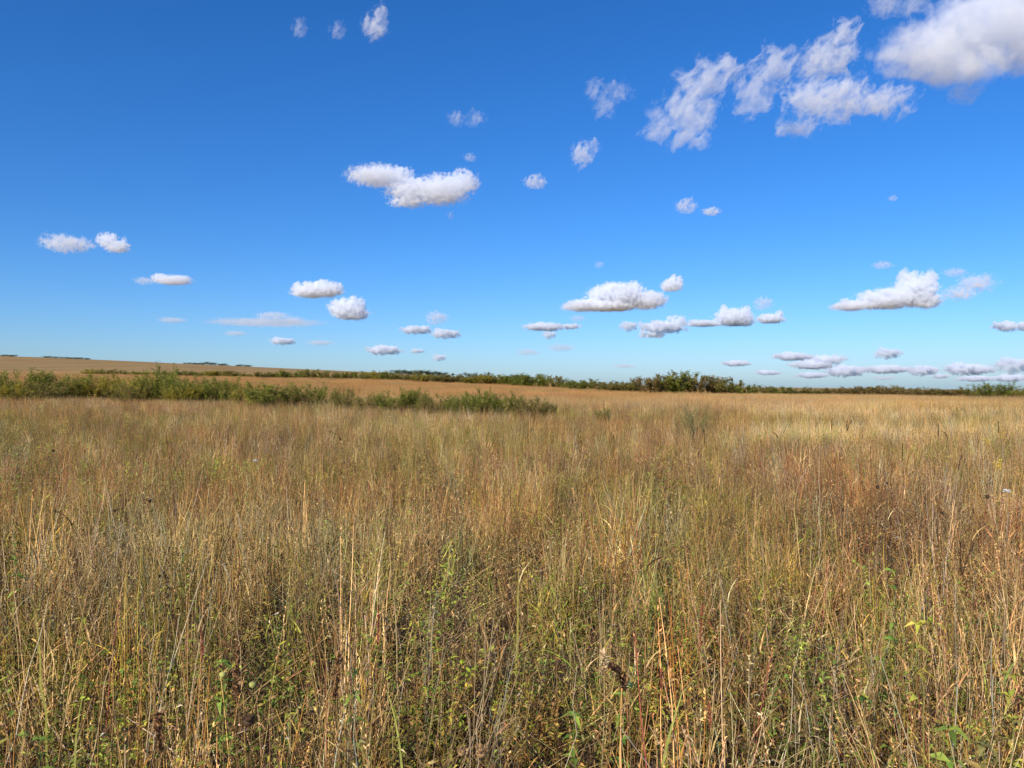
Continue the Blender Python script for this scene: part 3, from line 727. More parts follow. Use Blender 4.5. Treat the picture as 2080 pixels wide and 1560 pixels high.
SD = ((0.30, 0.20, 0.09), (0.22, 0.13, 0.06)); SR = ((0.34, 0.13, 0.06), (0.40, 0.20, 0.08)); SP = ((0.55, 0.42, 0.22), (0.62, 0.48, 0.26))
G_DS = 'dark seed spikes above the grass'
for a in [
  ('dark curved seed spike bowed to the left in the grass near the left edge', 140, 1022, 0.95, 168, 52, HEAD_DARK, SD, G_DS, 0.2, 1, -0.5),
  ('black arched seed spike hooking left in the grass below the middle thicket', 688, 862, 1.05, 708, 34, HEAD_DARK, SD, G_DS, 0.1, 1, -0.7),
  ('dark brown seed spike leaning right in the lower right field', 1958, 1100, 0.92, 1920, 70, HEAD_DARK, SD, G_DS, 0.1, 2, 0.1),
  ('tall straight black seed spike standing alone in the right-hand middle field', 1833, 903, 1.0, 1833, 32, HEAD_DARK, SD, G_DS),
  ('forked dark seed spike against the bleached grass right of the silvery shrub', 1722, 853, 1.1, 1715, 22, HEAD_DARK, SD, G_DS, 0.0, 2, 0.15),
  ('slim dark seed spike left of the forked one by the bleached grass', 1690, 850, 1.1, 1686, 24, HEAD_DARK, SD, G_DS),
  ('upright dark seed spike at the right end of the bleached grass', 1906, 862, 1.08, 1907, 26, HEAD_DARK, SD, G_DS),
  ('hooked dark seed spike right of the upright one at the end of the bleached grass', 1922, 867, 1.08, 1938, 26, HEAD_DARK, SD, G_DS, 0.0, 1, -0.5),
  ('thin dark seed spike tilted left beyond the hooked one near the right edge', 2028, 856, 1.08, 2030, 24, HEAD_DARK, SD, G_DS),
  ('small hooked dark seed spike below the silvery shrub to its right', 1578, 872, 1.0, 1590, 18, HEAD_DARK, SD, G_DS, 0.0, 1, -0.6),
  ('dark seed spike slanting left just below the silvery shrub', 1408, 874, 1.0, 1418, 26, HEAD_DARK, SD, G_DS),
  ('second slanting dark seed spike below the silvery shrub', 1430, 873, 1.0, 1442, 28, HEAD_DARK, SD, G_DS),
  ('leaning dark seed spike in the green-tinged grass right of the field centre', 1582, 893, 0.98, 1600, 30, HEAD_BROWN, SD, G_DS),
  ('brown forked seed spike in the tan grass below the bleached swathe', 1690, 928, 0.96, 1715, 46, HEAD_BROWN, SD, G_DS, 0.1, 2, -0.1),
  ('brown seed spike slanting left beside the forked brown one', 1705, 921, 0.96, 1722, 40, HEAD_BROWN, SD, G_DS),
  ('brown seed spike rising steeply left of the tall black one', 1768, 908, 0.96, 1775, 44, HEAD_BROWN, SD, G_DS),
  ('dark seed spike bent right near the right-hand yellow flowers', 1948, 920, 0.96, 1940, 36, HEAD_DARK, SD, G_DS, 0.0, 1, 0.2),
  ('long brown seed spike leaning left in the middle of the field', 1036, 996, 0.95, 1058, 40, HEAD_BROWN, SD, G_DS),
  ('brown arched seed spike in the centre right field, tip bowed to the right', 1318, 1118, 0.9, 1280, 46, HEAD_DARK, SD, G_DS, 0.2, 1, 0.6),
  ('fuzzy brown seed plume at lower left, tall and slightly curved', 474, 1302, 0.86, 488, 120, HEAD_BROWN, SR, 'fuzzy brown plumes', 0.0, 1, 0.1),
  ('fuzzy golden-brown plume at the bottom left of centre', 678, 1325, 0.85, 705, 95, HEAD_BROWN, SD, 'fuzzy brown plumes', 0.0, 1, 0.1),
  ('brown plume leaning far to the left across the lower left grass', 322, 1450, 0.78, 372, 80, HEAD_BROWN, SD, 'fuzzy brown plumes'),
  ('dark drooping plume crossing a pale stalk in the lower right of centre', 1262, 1342, 0.84, 1316, 62, HEAD_DARK, SD, 'fuzzy brown plumes', 0.1, 1, -0.3),
  ('pale straw feather-like seed head on a thin white stem right of centre', 1226, 1330, 0.84, 1230, 40, HEAD_STRAW, SP, None),
  ('pink-red seed spike in the lower right of centre', 1343, 1362, 0.82, 1330, 36, HEAD_RED, SR, 'red stalks'),
  ('long red stalk leaning right in the lower right of centre', 1426, 1230, 0.9, 1408, 90, HEAD_RED, SR, 'red stalks'),
  ('red seed spike low in the grass right of the pink-red one', 1440, 1430, 0.72, 1450, 48, HEAD_RED, SR, 'red stalks'),
  ('reddish stalk standing tall left of centre near the bottom', 768, 1230, 0.9, 760, 80, HEAD_RED, SR, 'red stalks'),
  ('orange-red stalk at the bottom left standing between pale stalks', 410, 1280, 0.85, 418, 60, HEAD_RED, SR, 'red stalks'),
  ('pale bowed seed head on a white stem at the middle left', 462, 1142, 0.86, 510, 40, HEAD_STRAW, SP, None, 0.2, 1, -0.2),
]:
    grass_spike(*a[:9], *(a[9:]), fat=2.0 if 'plume' in a[0] or 'feather' in a[0] else 1.0)

def dead_stalk(label, px, py, H, bpx, rad, col, twigs=0):
    r = np.random.default_rng(int(px * 3 + py)); a, b = spot(px, py, H, bpx)
    rad = max(rad, 0.0006 * a[1]); pl = Plant('dead_stalk', label, 'dead stalk', a, 'pale dead stalks')
    P = arc(a, b, 8, 0.0, r, 0.006); pl.stem(P, rad, col)
    for k in range(twigs):
        i = r.integers(3, 8); u = P[i] - P[i - 1]; u /= np.linalg.norm(u)
        q = P[i] + (u + r.normal(0, 0.5, 3)) * r.uniform(0.08, 0.2)
        mb = MB(); tubes(mb, arc(P[i], q, 4, 0, r, 0.002)[None], np.array([rad * 0.6]), np.array([col]), np.array([col])); pl.part('twig', mb)
PALE = (0.70, 0.53, 0.31); WHITISH = (0.74, 0.62, 0.43)
for a in [
  ('long pale stalk leaning right at the left edge near the bottom', 100, 1212, 0.92, -45, 0.0034, WHITISH, 1),
  ('straight pale stalk leaning right across the lower left grass', 234, 1318, 0.80, 120, 0.0030, PALE, 0),
  ('branched whitish stalk in the lower left, leaning right', 366, 1244, 0.86, 270, 0.0030, WHITISH, 3),
  ('short thick straw stalk tilted right beside the branched whitish one', 415, 1268, 0.84, 330, 0.0034, PALE, 0),
  ('tall upright pale stalk left of the branched whitish one', 312, 1222, 0.90, 285, 0.0028, PALE, 0),
  ('pale stalk leaning left in the upper left field', 208, 950, 0.95, 262, 0.0032, PALE, 0),
  ('thin whitish stalk leaning right in the left field', 412, 952, 0.95, 355, 0.0026, WHITISH, 0),
  ('pale stalk leaning far right in the left field beside the dark curved spike', 120, 985, 0.92, 60, 0.0026, PALE, 0),
  ('very tall thin straight white stalk in the right-hand field', 1664, 905, 1.12, 1664, 0.0024, WHITISH, 0),
  ('pale stalk leaning left in the right-hand field, foot to the right', 1822, 1048, 0.92, 1900, 0.0028, PALE, 0),
  ('pair-leaning pale stalk left of the tall thin white one', 1545, 1090, 0.9, 1568, 0.0028, PALE, 1),
  ('pale stalk leaning left at the right of the field, tip near the brown plume', 1882, 1025, 0.92, 1925, 0.0026, WHITISH, 0),
  ('short white stalk tilted right at the bottom right of centre', 1622, 1316, 0.74, 1560, 0.0030, WHITISH, 0),
  ('long bowed straw stem arching over at the bottom right', 2022, 1452, 0.58, 1950, 0.0030, PALE, 0),
  ('thin pale stalk leaning right near the centre bottom', 1172, 1350, 0.82, 1128, 0.0026, WHITISH, 0),
  ('long pale stalk crossing the bottom centre, leaning right', 985, 1262, 0.88, 950, 0.0026, PALE, 0),
  ('straw-coloured stalk leaning right in the middle field', 1010, 952, 0.98, 930, 0.0026, PALE, 0),
]:
    dead_stalk(*a)

def wide_blade(label, px, py, H, bpx, wid, c0, c1, sag=0.3, group='broad grass blades'):
    r = np.random.default_rng(int(px * 7 + py)); a, b = spot(px, py, H, bpx); P = arc(a, b, 9, sag, r, 0.003)
    pl = Plant('broad_grass', label, 'grass', a, group)
    wid *= 0.72; P[:, 0] += (np.linspace(0, 1, 10) ** 2.5) * r.normal(0, 0.07); P[:, 1] += np.linspace(0, 1, 10) ** 2 * r.normal(0, 0.05)
    mb = MB(); ribbons(mb, P[None], np.array([wid]), np.array([0.25 + r.normal(0, 0.3)]), np.array([c0]), np.array([0.5 * np.array(c1) + 0.5 * np.array(BY)]), 0.4); pl.part('blade', mb)
    m = P[4]; mb = MB(); Q = arc(P[2], P[2] + (P[5] - P[2]) * 0.9 + np.array([0.05 * (1 if r.random() > .5 else -1), 0.02, -0.02]), 6, 0.2, r, 0.002)
    ribbons(mb, Q[None], np.array([wid * 0.7]), np.array([0.6]), np.array([c0]), np.array([c1])); pl.part('leaf', mb)
BG = (0.15, 0.235, 0.045); YG = (0.27, 0.29, 0.06); BY = (0.52, 0.42, 0.11)
for a in [
  ('broad bright green grass blade at the bottom right of centre', 1312, 1400, 0.72, 1332, 0.014, BG, BG),
  ('yellowish broad blade with rust streak rising at the lower right', 1886, 1318, 0.82, 1866, 0.013, YG, BY),
  ('pale green broad blade right of the yellowish one at the lower right', 1897, 1396, 0.74, 1888, 0.012, (0.28, 0.36, 0.10), (0.28, 0.36, 0.12)),
  ('green blade bending left at the lower right, below the tan stalks', 1600, 1330, 0.80, 1612, 0.011, BG, YG),
  ('light green tall blade in the lower left beside the leaning stalk', 102, 1202, 0.9, 95, 0.010, YG, YG),
  ('green blade at the bottom left of centre leaning right', 838, 1428, 0.70, 828, 0.011, BG, YG),
  ('thin green blade at the bottom left standing upright', 145, 1370, 0.78, 145, 0.010, (0.30, 0.30, 0.07), BG),
  ('folded straw blade shaped like a tent at the bottom right', 1815, 1425, 0.66, 1790, 0.012, BY, TAN),
  ('yellow-green bent blade in the middle field', 1060, 1118, 0.86, 1045, 0.012, YG, BY),
  ('short vivid green blade near the bottom right corner', 1648, 1525, 0.58, 1645, 0.011, BG, BG),
]:
    wide_blade(*a)

def leafy_sprig(label, px, py, H, whorls, leaf, cols, seed, group='leafy green sprigs', name='leafy_sprig'):
    r = np.random.default_rng(seed); a, b = spot(px, py, H, px + r.uniform(-8, 8))
    pl = Plant(name, label, 'leafy sprig', a, group); P = arc(a, b, 8, 0.0, r); pl.stem(P, 0.0026, (0.26, 0.22, 0.06), (0.22, 0.28, 0.06))
    for w in range(whorls):
        p = P[8] * (1 - w / (whorls + 2)) + P[2] * (w / (whorls + 2)); k = 6 if w == 0 else 4
        for j in range(k):
            az = 6.283 * j / k + w * 0.8 + r.normal(0, 0.2); d = np.array([[math.cos(az), math.sin(az), 0.35 + r.normal(0, 0.2)]])
            L = leaf * r.uniform(0.75, 1.15) * (0.8 if w == 0 else 1.0)
            mb = MB(); leaves(mb, p[None], d, np.array([L]), np.array([L * 0.42]), pick(cols, 1, r, 0.22), 0.7, r); pl.part('leaf', mb)
LG = ((0.17, 0.26, 0.04), (0.23, 0.31, 0.05), (0.12, 0.20, 0.03)); LY = ((0.42, 0.38, 0.06), (0.34, 0.36, 0.05), (0.48, 0.40, 0.08)); LB = ((0.30, 0.26, 0.07), (0.22, 0.20, 0.06), (0.36, 0.25, 0.09))
for a in [
  ('bright lime sprig with pointed leaves at the bottom right corner', 1930, 1482, 0.62, 3, 0.060, LG, 1),
  ('pair of rounded light green leaves at the lower right', 1752, 1420, 0.62, 1, 0.055, LG, 2),
  ('drooping yellow-green sprig in a dark gap at the right', 1862, 1268, 0.72, 4, 0.055, LY, 3),
  ('olive sprig hanging over at the bottom right corner below the lime one', 1995, 1515, 0.55, 3, 0.060, LB, 4),
  ('feathery green sprig at the bottom left', 82, 1500, 0.55, 6, 0.032, LG, 5),
  ('bright green leafy sprig low in the grass right of centre', 1165, 1455, 0.6, 5, 0.045, LG, 6),
  ('green sprig below the green seed ball right of centre', 1260, 1410, 0.6, 4, 0.040, LG, 7),
  ('leafy green sprig at the bottom left of centre', 720, 1365, 0.66, 4, 0.045, LG, 8),
  ('small yellow-green sprig near the right edge by bright leaves', 2052, 1372, 0.66, 5, 0.050, LY, 9),
  ('green sprig in the left field under pale stalks', 32, 1105, 0.78, 5, 0.045, LG, 10),
  ('yellowish sprig in the lower left grass', 170, 1215, 0.78, 5, 0.040, LY, 11),
  ('green leafy sprig beside a red stalk at the lower left', 452, 1345, 0.66, 5, 0.042, LG, 12),
  ('bright green tuft-like sprig in the right field', 1812, 1160, 0.74, 5, 0.045, LG, 13),
]:
    leafy_sprig(*a)

def ball_mesh(rad, col, spiky, r):
    bm = bmesh.new(); bmesh.ops.create_icosphere(bm, subdivisions=2, radius=rad)
    for v in bm.verts: v.co *= 1 + r.normal(0, 0.06)
    V = np.array([v.co[:] for v in bm.verts]); T = np.array([[v.index for v in f.verts] for f in bm.faces]); bm.free()
    mb = MB(); mb.add(V * np.array([1, 1, 0.85]), T, pick((col,), len(V), r, 0.12))
    if spiky:
        n = 60; d = r.normal(0, 1, (n, 3)); d[:, 2] = np.abs(d[:, 2]) * 0.6; d /= np.linalg.norm(d, axis=1, keepdims=True)
        L = np.full(n, rad * 1.1); leaves(mb, d * rad * 0.6, d + np.array([0, 0, 0.6]), L, L * 0.16, pick((col,), n, r, 0.2), -0.25, r)
    return mb
def seed_ball(label, px, py, H, rad, col, spiky, group, cat='seed head'):
    r = np.random.default_rng(int(px + py * 5)); a, b = spot(px, py, H, px + r.uniform(-10, 10))
    pl = Plant('seed_ball', label, cat, a, group); P = arc(a, b, 7, 0.0, r); pl.stem(P, 0.0020, (0.28, 0.20, 0.08))
    mb = ball_mesh(rad, col, spiky, r); mb.v = [v + b for v in mb.v]; pl.part('seed_head', mb)
GB = (0.42, 0.44, 0.12); NB = (0.34, 0.21, 0.10); KB = (0.075, 0.045, 0.026)
for a in [
  ('round pale green seed ball at the lower left, left of two', 453, 1370, 0.76, 0.0105, GB, False, 'pale green seed balls'),
  ('round pale green seed ball at the lower left, right of two', 514, 1390, 0.74, 0.0105, GB, False, 'pale green seed balls'),
  ('round pale green seed ball right of centre near the bottom', 1278, 1392, 0.74, 0.0110, GB, False, 'pale green seed balls'),
  ('brown nest-shaped seed head at the bottom centre, right of two', 977, 1528, 0.66, 0.015, NB, True, 'brown nest-shaped seed heads'),
  ('brown nest-shaped seed head at the bottom centre, left of two', 938, 1528, 0.66, 0.011, NB, True, 'brown nest-shaped seed heads'),
  ('dark brown spiky seed head at the bottom left, right of the green balls', 505, 1465, 0.66, 0.016, (0.10, 0.06, 0.035), True, 'dark seed heads'),
  ('black seed head in the right field, highest of the dark dots', 1782, 990, 0.98, 0.0110, KB, True, 'dark seed heads'),
  ('black seed head right of the highest dark dot in the right field', 1802, 982, 0.98, 0.0077, KB, True, 'dark seed heads'),
  ('black seed head low in the right field below the others', 1776, 1104, 0.9, 0.0072, KB, True, 'dark seed heads'),
  ('dark cup-shaped seed head in the right field near the white flower', 2005, 1010, 0.96, 0.0099, KB, True, 'dark seed heads'),
  ('dark cup-shaped seed head left of centre in the right field', 1912, 1042, 0.94, 0.0077, KB, True, 'dark seed heads'),
  ('dark seed head in the upper left field', 108, 916, 1.0, 0.0121, KB, True, 'dark seed heads'),
  ('dark seed head in the left field beside a pale leaning stalk', 304, 1018, 0.95, 0.0099, KB, True, 'dark seed heads'),
  ('dark seed head on the left by the arched spike', 233, 1038, 0.93, 0.0072, KB, True, 'dark seed heads'),
  ('dark seed head in the middle field left of centre', 820, 1018, 0.95, 0.0072, KB, True, 'dark seed heads'),
]:
    seed_ball(*a)

def flower_head(label, px, py, H, rad, cols, n, group, flat, name='flower'):
    r = np.random.default_rng(int(px * 11 + py)); a, b = spot(px, py, H, px + r.uniform(-6, 6))
    pl = Plant(name, label, 'flower', a, group); P = arc(a, b, 7, 0.0, r); pl.stem(P, 0.0024, (0.24, 0.24, 0.06))
    mb = MB(); q = rad * np.sqrt(r.random(n)); t = r.uniform(0, 6.283, n)
    p = np.stack([q * np.cos(t), q * np.sin(t), r.normal(0, rad * (0.12 if flat else 0.6), n)], 1) + b
    leaves(mb, p, r.normal(0, 1, (n, 3)) + np.array([0, -0.3, 0.8]), r.uniform(0.007, 0.013, n), r.uniform(0.006, 0.010, n), pick(cols, n, r, 0.1), 0.2, r); pl.part('blossom', mb)
    mb = MB(); k = 10; i = r.integers(1, 6, k); az = r.uniform(0, 6.283, k)
    leaves(mb, P[i], np.stack([np.cos(az), np.sin(az), np.full(k, 0.4)], 1), r.uniform(0.03, 0.06, k), r.uniform(0.008, 0.014, k), pick(LG, k, r), 0.3, r); pl.part('leaves', mb)
FY = ((0.80, 0.58, 0.04), (0.72, 0.50, 0.03), (0.82, 0.64, 0.08)); FW = ((0.82, 0.82, 0.76), (0.75, 0.76, 0.70))
for a in [
  ('white flat flower head near the right edge in the middle field', 2044, 997, 0.98, 0.020, FW, 60, None, True),
  ('yellow flower cluster near the right edge above the white flower', 2026, 944, 1.0, 0.035, FY, 80, 'yellow flowers', False),
  ('yellow flower cluster near the right edge, higher of two', 2032, 884, 1.05, 0.06, FY, 90, 'yellow flowers', False),
  ('pale yellow flowers left of the higher right-edge cluster', 2002, 893, 1.05, 0.045, FY, 50, 'yellow flowers', False),
  ('small yellow flowers at the end of the bleached grass on the right', 1778, 872, 1.05, 0.05, FY, 40, 'yellow flowers', False),
  ('yellow flowers in front of the left thicket, left of its tallest shrub', 226, 795, 1.25, 0.13, FY, 90, 'yellow flowers', False),
  ('yellow flowers below the left thicket in the grass', 258, 858, 1.02, 0.06, FY, 60, 'yellow flowers', False),
  ('yellow flowers right of others below the left thicket', 345, 812, 1.2, 0.09, FY, 50, 'yellow flowers', False),
  ('yellow flowers at the foot of the left thicket near the left edge', 18, 790, 1.35, 0.13, FY, 60, 'yellow flowers', False),
  ('small pale flower in the left field', 519, 936, 0.98, 0.020, FW, 40, None, True),
]:
    flower_head(*a)

# ------------------------------------------------------------------ clouds: closed hulls filled with a broken, sunlit volume
def cloud_material(name, puffs, sigma, erode, nscale, wisp, floor, streak=False, bias=0.1):
    m = bpy.data.materials.new(name); m.use_nodes = True
    n = m.node_tree; n.nodes.clear(); L = n.links.new
    out = n.nodes.new('ShaderNodeOutputMaterial'); pv = n.nodes.new('ShaderNodeVolumePrincipled')
    pv.inputs['Color'].default_value = (0.92, 0.95, 0.995, 1); pv.inputs['Anisotropy'].default_value = 0.0  # bluish scatter colour: blue of the air in front, put into the cloud
    tc = n.nodes.new('ShaderNodeTexCoord'); obj = tc.outputs['Object']
    def math_(op, a, b=None, c=None, clamp=False):
        x = n.nodes.new('ShaderNodeMath'); x.operation = op; x.use_clamp = clamp
        for i, v in enumerate((a, b, c)):
            if v is None: continue
            if isinstance(v, (int, float)): x.inputs[i].default_value = v
            else: L(v, x.inputs[i])
        return x.outputs[0]
    # slow warp, so that outlines are not ellipses
    wn = n.nodes.new('ShaderNodeTexNoise'); wn.inputs['Scale'].default_value = nscale * 0.45; wn.inputs['Detail'].default_value = 4
    L(obj, wn.inputs['Vector'])
    sub = n.nodes.new('ShaderNodeVectorMath'); sub.operation = 'SUBTRACT'; L(wn.outputs['Color'], sub.inputs[0]); sub.inputs[1].default_value = (0.5, 0.5, 0.5)
    sc = n.nodes.new('ShaderNodeVectorMath'); sc.operation = 'SCALE'; L(sub.outputs[0], sc.inputs[0]); sc.inputs['Scale'].default_value = wisp / nscale
    ad = n.nodes.new('ShaderNodeVectorMath'); L(obj, ad.inputs[0]); L(sc.outputs[0], ad.inputs[1]); pos = ad.outputs[0]
    f = None
    for (cx, cz, rx, rz, ry) in puffs:
        mp = n.nodes.new('ShaderNodeVectorMath'); mp.operation = 'SUBTRACT'; L(pos, mp.inputs[0]); mp.inputs[1].default_value = (cx, 0, cz)
        dv = n.nodes.new('ShaderNodeVectorMath'); dv.operation = 'DIVIDE'; L(mp.outputs[0], dv.inputs[0]); dv.inputs[1].default_value = (rx, ry, rz)
        ln = n.nodes.new('ShaderNodeVectorMath'); ln.operation = 'LENGTH'; L(dv.outputs[0], ln.inputs[0])
        e = math_('SUBTRACT', 1.0, math_('POWER', ln.outputs['Value'], 2.2))
        f = e if f is None else math_('SMOOTH_MAX', f, e, 0.25)
    if streak:
        mpn = n.nodes.new('ShaderNodeMapping'); mpn.vector_type = 'POINT'; mpn.inputs['Rotation'].default_value = (0, math.radians(50), 0)
        mps = n.nodes.new('ShaderNodeMapping'); mps.inputs['Scale'].default_value = (0.62, 1, 1.1)
        L(pos, mpn.inputs['Vector']); L(mpn.outputs[0], mps.inputs['Vector']); npos = mps.outputs[0]
    else: npos = obj
    nz = n.nodes.new('ShaderNodeTexNoise'); nz.inputs['Scale'].default_value = nscale; nz.inputs['Detail'].default_value = 6; nz.inputs['Roughness'].default_value = 0.66
    L(npos, nz.inputs['Vector'])
    d = math_('MULTIPLY_ADD', nz.outputs[0], erode * 2, -erode)
    d = math_('ADD', d, f)
    d = math_('SUBTRACT', d, bias)
    if floor is not None:
        sp = n.nodes.new('ShaderNodeSeparateXYZ'); L(pos, sp.inputs[0])
        fl = math_('MULTIPLY', math_('SUBTRACT', sp.outputs['Z'], floor[0]), 1.0 / floor[1], clamp=True)
        d = math_('MULTIPLY', d, fl)
    d = math_('MULTIPLY', d, 2.0, clamp=True)
    d = math_('MULTIPLY', d, sigma)
    L(d, pv.inputs['Density']); L(pv.outputs[0], out.inputs['Volume'])
    return m

def cloud(label, puffs, soft='puff', alt=1150.0, group=None, name='cloud'):
    """puffs in image pixels (cx, cy, rx, ry); the cloud stands at the distance where its base has altitude alt"""
    sig, ero, wisp, mult = dict(puff=(0.05, 2.3, 1.6, 1.6), torn=(0.028, 3.0, 2.0, 1.8), thick=(0.023, 2.1, 1.8, 1.9), rag=(0.019, 3.7, 2.4, 1.9), faint=(0.008, 3.7, 2.4, 1.9), low=(0.030, 3.8, 2.2, 0.85),
                                haze=(0.0022, 1.4, 2.0, 0.8))[soft]
    base = max(p[1] + p[3] for p in puffs); base = min(base, HY - 12)
    Y = min(alt * F / (HY - base), 90000.0)
    cx = sum(p[0] for p in puffs) / len(puffs); cyy = sum(p[1] for p in puffs) / len(puffs)
    ext = max(max(p[0] + p[2] for p in puffs) - min(p[0] - p[2] for p in puffs), max(p[1] + p[3] for p in puffs) - min(p[1] - p[3] for p in puffs))
    pl = []
    cr = random.Random(int(puffs[0][0] * 3 + puffs[0][1] * 7))
    if soft in ('puff', 'low', 'torn'):      # uneven humps along the top, ragged ends
        extra = []
        for (a, b, rx, ry) in puffs:
            for k in range(3 if rx > 14 else 2):
                extra.append((a + cr.uniform(-0.75, 0.75) * rx, b - cr.uniform(0.15, 0.75) * ry, rx * cr.uniform(0.2, 0.42), ry * cr.uniform(0.45, 0.8)))
        puffs = [(a, b, rx * 0.95, ry * 0.85) for (a, b, rx, ry) in puffs] + extra
    for (a, b, rx, ry) in puffs:
        pl.append((a - cx, cyy - b, rx * 1.12, ry * 1.18, max(rx, ry) * 0.9))
    rmean = sum(min(p[2], p[3]) for p in pl) / len(pl)
    # optical depth should not depend on how large the cloud looks
    sigma = sig * 45.0 / max(rmean, 5.0) / (Y / F)
    nscale = 1.0 / (rmean * 1.0) * mult
    floor = None if soft in ('rag', 'faint', 'haze', 'low') else (min(p[1] - p[3] * 0.80 for p in pl), rmean * 0.45)
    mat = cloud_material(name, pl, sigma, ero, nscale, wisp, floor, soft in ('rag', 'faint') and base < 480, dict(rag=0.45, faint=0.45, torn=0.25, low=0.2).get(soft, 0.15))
    bm = bmesh.new()
    for (a, b, rx, rz, ry) in pl:
        g = 1.5
        bmesh.ops.create_icosphere(bm, subdivisions=2, radius=1.0, matrix=Matrix.Translation((a, 0, b)) @ Matrix.Diagonal((rx * g, ry * g, rz * g, 1)))
    cos = [v.co.copy() for v in bm.verts]; bm.free(); bm = bmesh.new()
    for c in cos: bm.verts.new(c)
    bmesh.ops.convex_hull(bm, input=bm.verts[:])
    bmesh.ops.delete(bm, geom=[v for v in bm.verts if not v.link_faces], context='VERTS')
    bmesh.ops.recalc_face_normals(bm, faces=bm.faces[:])
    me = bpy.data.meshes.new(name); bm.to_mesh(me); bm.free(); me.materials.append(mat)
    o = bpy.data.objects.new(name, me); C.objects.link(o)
    o.location = at(cx, cyy, Y); s = Y / F; o.scale = (s, s, s)
    mat.cycles.volume_step_rate = 0.3
    tag(o, label, 'cloud', group)
    return o

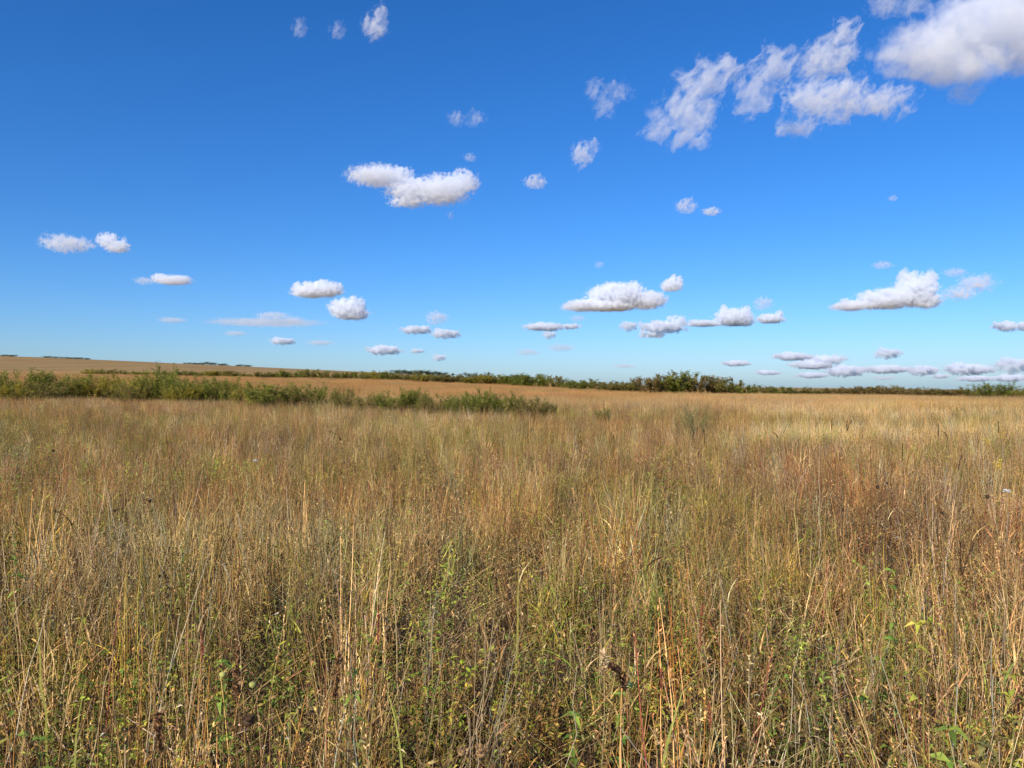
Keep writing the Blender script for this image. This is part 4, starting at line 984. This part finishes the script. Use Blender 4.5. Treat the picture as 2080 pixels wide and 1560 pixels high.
CL = [
 ('large soft grey-white cloud in the top right corner', [(2000, 58, 128, 62), (1885, 108, 95, 44), (2078, 48, 100, 84), (1955, 140, 88, 28)], 'thick'),
 ('ragged white cloud below and left of the large corner cloud', [(1655, 195, 62, 30), (1700, 200, 70, 38), (1790, 205, 60, 26), (1625, 255, 42, 22)], 'rag'),
 ('small torn cloud above the ragged one beside the large corner cloud', [(1690, 110, 55, 35), (1655, 135, 42, 22), (1715, 70, 30, 32)], 'rag'),
 ('upright torn cloud between the tattered one and the ragged one', [(1570, 140, 48, 42), (1535, 185, 40, 38), (1520, 215, 28, 24)], 'rag'),
 ('tall tattered cloud at the left end of the upper right group', [(1425, 170, 55, 42), (1405, 220, 55, 48), (1340, 255, 38, 34), (1400, 275, 34, 28), (1470, 140, 42, 26)], 'rag'),
 ('faint veil of cloud at the top edge left of the large corner cloud', [(1800, 8, 34, 24), (1855, 6, 40, 18)], 'faint'),
 ('faint scrap of cloud under the large corner cloud', [(1962, 186, 34, 20)], 'faint'),
 ('thin forked wisp of cloud right of centre high up', [(1210, 180, 22, 22), (1255, 185, 30, 18), (1228, 212, 22, 24)], 'faint'),
 ('small torn puff above the middle of the photo', [(1182, 312, 22, 24), (1206, 298, 15, 15)], 'rag'),
 ('long white cloud left of centre in mid sky', [(770, 357, 62, 20), (835, 385, 50, 26), (890, 388, 62, 28), (940, 372, 34, 24), (830, 410, 38, 14)], 'torn'),
 ('small white puff right of the long mid-sky cloud', [(1088, 368, 23, 12)], 'rag'),
 ('left one of two tiny puffs in the right mid sky', [(1395, 417, 22, 13)], 'rag'),
 ('right one of two tiny puffs in the right mid sky', [(1446, 429, 18, 7)], 'rag'),
 ('faint pair of joined wisps above the long mid-sky cloud', [(928, 240, 17, 15), (968, 238, 19, 15)], 'faint'),
 ('bright wisp of cloud near the top edge left of centre', [(760, 52, 26, 22), (772, 32, 16, 22)], 'rag'),
 ('leftmost faint wisp of three near the top edge', [(607, 54, 15, 17)], 'faint'),
 ('faint wisp between two others near the top edge', [(685, 58, 16, 15)], 'faint'),
 ('flat pinkish cloud at the far left, left of two', [(135, 494, 48, 15)], 'rag'),
 ('tilted white cloud at the far left, right of two', [(218, 488, 22, 16), (238, 502, 24, 15)], 'torn'),
 ('flat white cloud below the two at the far left', [(325, 565, 18, 9), (352, 570, 34, 11)], 'torn'),
 ('faint grey scrap beside the flat white cloud on the left', [(293, 570, 20, 7)], 'faint'),
 ('broad flat white cloud upper of two touching puffs left of centre', [(630, 592, 38, 16), (662, 588, 34, 17)], 'puff'),
 ('round bright white puff lower of two touching puffs left of centre', [(706, 628, 36, 24), (718, 636, 30, 18)], 'puff'),
 ('dim grey streak of cloud left of the round bright puff', [(555, 641, 34, 7), (595, 650, 22, 7)], 'faint'),
 ('thin white streak low over the left field', [(540, 655, 120, 5)], 'haze'),
 ('small dim puff right of the round bright puff', [(888, 645, 23, 12)], 'rag'),
 ('small flat white cloud under the small dim puff', [(846, 670, 28, 7)], 'low'),
 ('small flat grey cloud right of the small flat white one', [(906, 678, 27, 8)], 'low'),
 ('low faint cloud above the skyline grove, left of three', [(780, 711, 32, 8)], 'low'),
 ('tiny low cloud above the skyline grove, middle of three', [(848, 713, 13, 4)], 'low'),
 ('tiny low cloud above the skyline grove, right of three', [(893, 726, 13, 6)], 'low'),
 ('long white cumulus with grey flat base right of centre', [(1190, 622, 46, 13), (1255, 600, 58, 25), (1312, 610, 42, 20), (1235, 622, 60, 12)], 'puff'),
 ('small bright puff at the upper right tip of the long cumulus', [(1365, 580, 22, 15)], 'puff'),
 ('tiny puff high above the long cumulus', [(1218, 537, 10, 6)], 'faint'),
 ('flat grey cloud under the left end of the long cumulus', [(1105, 664, 38, 7), (1160, 663, 18, 5)], 'low'),
 ('tiny puff just below the flat grey cloud', [(1116, 680, 13, 7)], 'low'),
 ('dim sliver of cloud just under the long cumulus', [(1173, 646, 16, 6)], 'faint'),
 ('low pale cloud left of another above the central skyline', [(1072, 715, 24, 6)], 'faint'),
 ('low pale cloud right of another above the central skyline', [(1140, 706, 28, 7)], 'faint'),
 ('small round puff left of the twin-layered cloud', [(1278, 662, 17, 9)], 'low'),
 ('twin-layered flat white cloud below the long cumulus', [(1345, 664, 44, 11), (1378, 656, 22, 12), (1325, 680, 24, 7)], 'low'),
 ('domed bright white cumulus with a tail to its left', [(1490, 645, 36, 19), (1505, 652, 26, 14), (1430, 658, 34, 7)], 'puff'),
 ('small white cloud right of the domed cumulus', [(1565, 648, 27, 11)], 'puff'),
 ('dim puff above the small cloud right of the domed cumulus', [(1552, 615, 19, 12)], 'rag'),
 ('big tilted white cumulus at the right', [(1860, 588, 42, 30), (1800, 608, 56, 22), (1735, 622, 44, 11), (1875, 610, 36, 18)], 'puff'),
 ('slanting torn cloud right of the big tilted cumulus', [(1985, 575, 36, 15), (1950, 596, 32, 13)], 'rag'),
 ('dim scrap of cloud above the slanting torn cloud', [(1940, 553, 23, 8)], 'faint'),
 ('faint scrap above the big tilted cumulus', [(1793, 538, 20, 7)], 'faint'),
 ('grey flat cloud cut by the right edge', [(2045, 663, 26, 8), (2078, 662, 16, 10)], 'low'),
 ('thin flat white cloud above the two-part low cloud at the right', [(1610, 724, 37, 7)], 'low'),
 ('two-part low white cloud at the right', [(1680, 730, 36, 8), (1650, 741, 40, 8)], 'low'),
 ('faint low sliver of cloud above the shrub mound', [(1495, 738, 27, 5)], 'low'),
 ('small blue-grey cloud high above the low clouds on the right', [(1805, 718, 25, 9)], 'low'),
 ('low white cloud just right of and below the two-part one', [(1720, 753, 38, 10)], 'low'),
 ('faint wide low cloud in the middle of the right horizon row', [(1800, 750, 46, 7)], 'low'),
 ('small low cloud left of the bright one in the right horizon row', [(1876, 752, 28, 9)], 'low'),
 ('brightest low cloud of the right horizon row', [(1940, 748, 20, 11), (1978, 750, 38, 10)], 'low'),
 ('hazy low cloud cut by the right edge near the horizon', [(2060, 742, 32, 14)], 'low'),
 ('thin sliver of cloud right over the shrub line below the brightest low cloud', [(1985, 769, 34, 5)], 'low'),
 ('thin sliver of cloud over the russet shrub line', [(1795, 768, 26, 4)], 'faint'),
 ('sliver of low cloud left of the two-part low cloud', [(1560, 757, 24, 4)], 'low'),
 ('low broken cloud under the hazy one at the right edge', [(2050, 768, 30, 6)], 'low'),
 ('tiny low cloud between the brightest low cloud and the small one', [(1912, 764, 16, 4)], 'low'),
 ('small low cloud just over the right end of the shrub mound', [(1650, 762, 30, 5)], 'low'),
 ('pale low smear of cloud over the centre of the skyline', [(1268, 743, 22, 4)], 'faint'),
 ('thin faint cloud low over the left hill', [(350, 650, 26, 5)], 'faint'),
 ('second faint low cloud over the left hill', [(478, 677, 22, 5)], 'faint'),
 ('small faint low cloud right of the left hill streaks', [(575, 693, 22, 6)], 'low'),
 ('small dim low cloud left of the grove clouds', [(650, 696, 26, 5)], 'faint'),
 ('tiny scrap of cloud over the right field high up', [(1815, 402, 10, 5)], 'faint'),
 ('tiny scrap below the long mid-sky cloud', [(915, 437, 8, 7)], 'faint'),
 ('faint smudge above the long mid-sky cloud', [(955, 319, 13, 7)], 'faint'),
]
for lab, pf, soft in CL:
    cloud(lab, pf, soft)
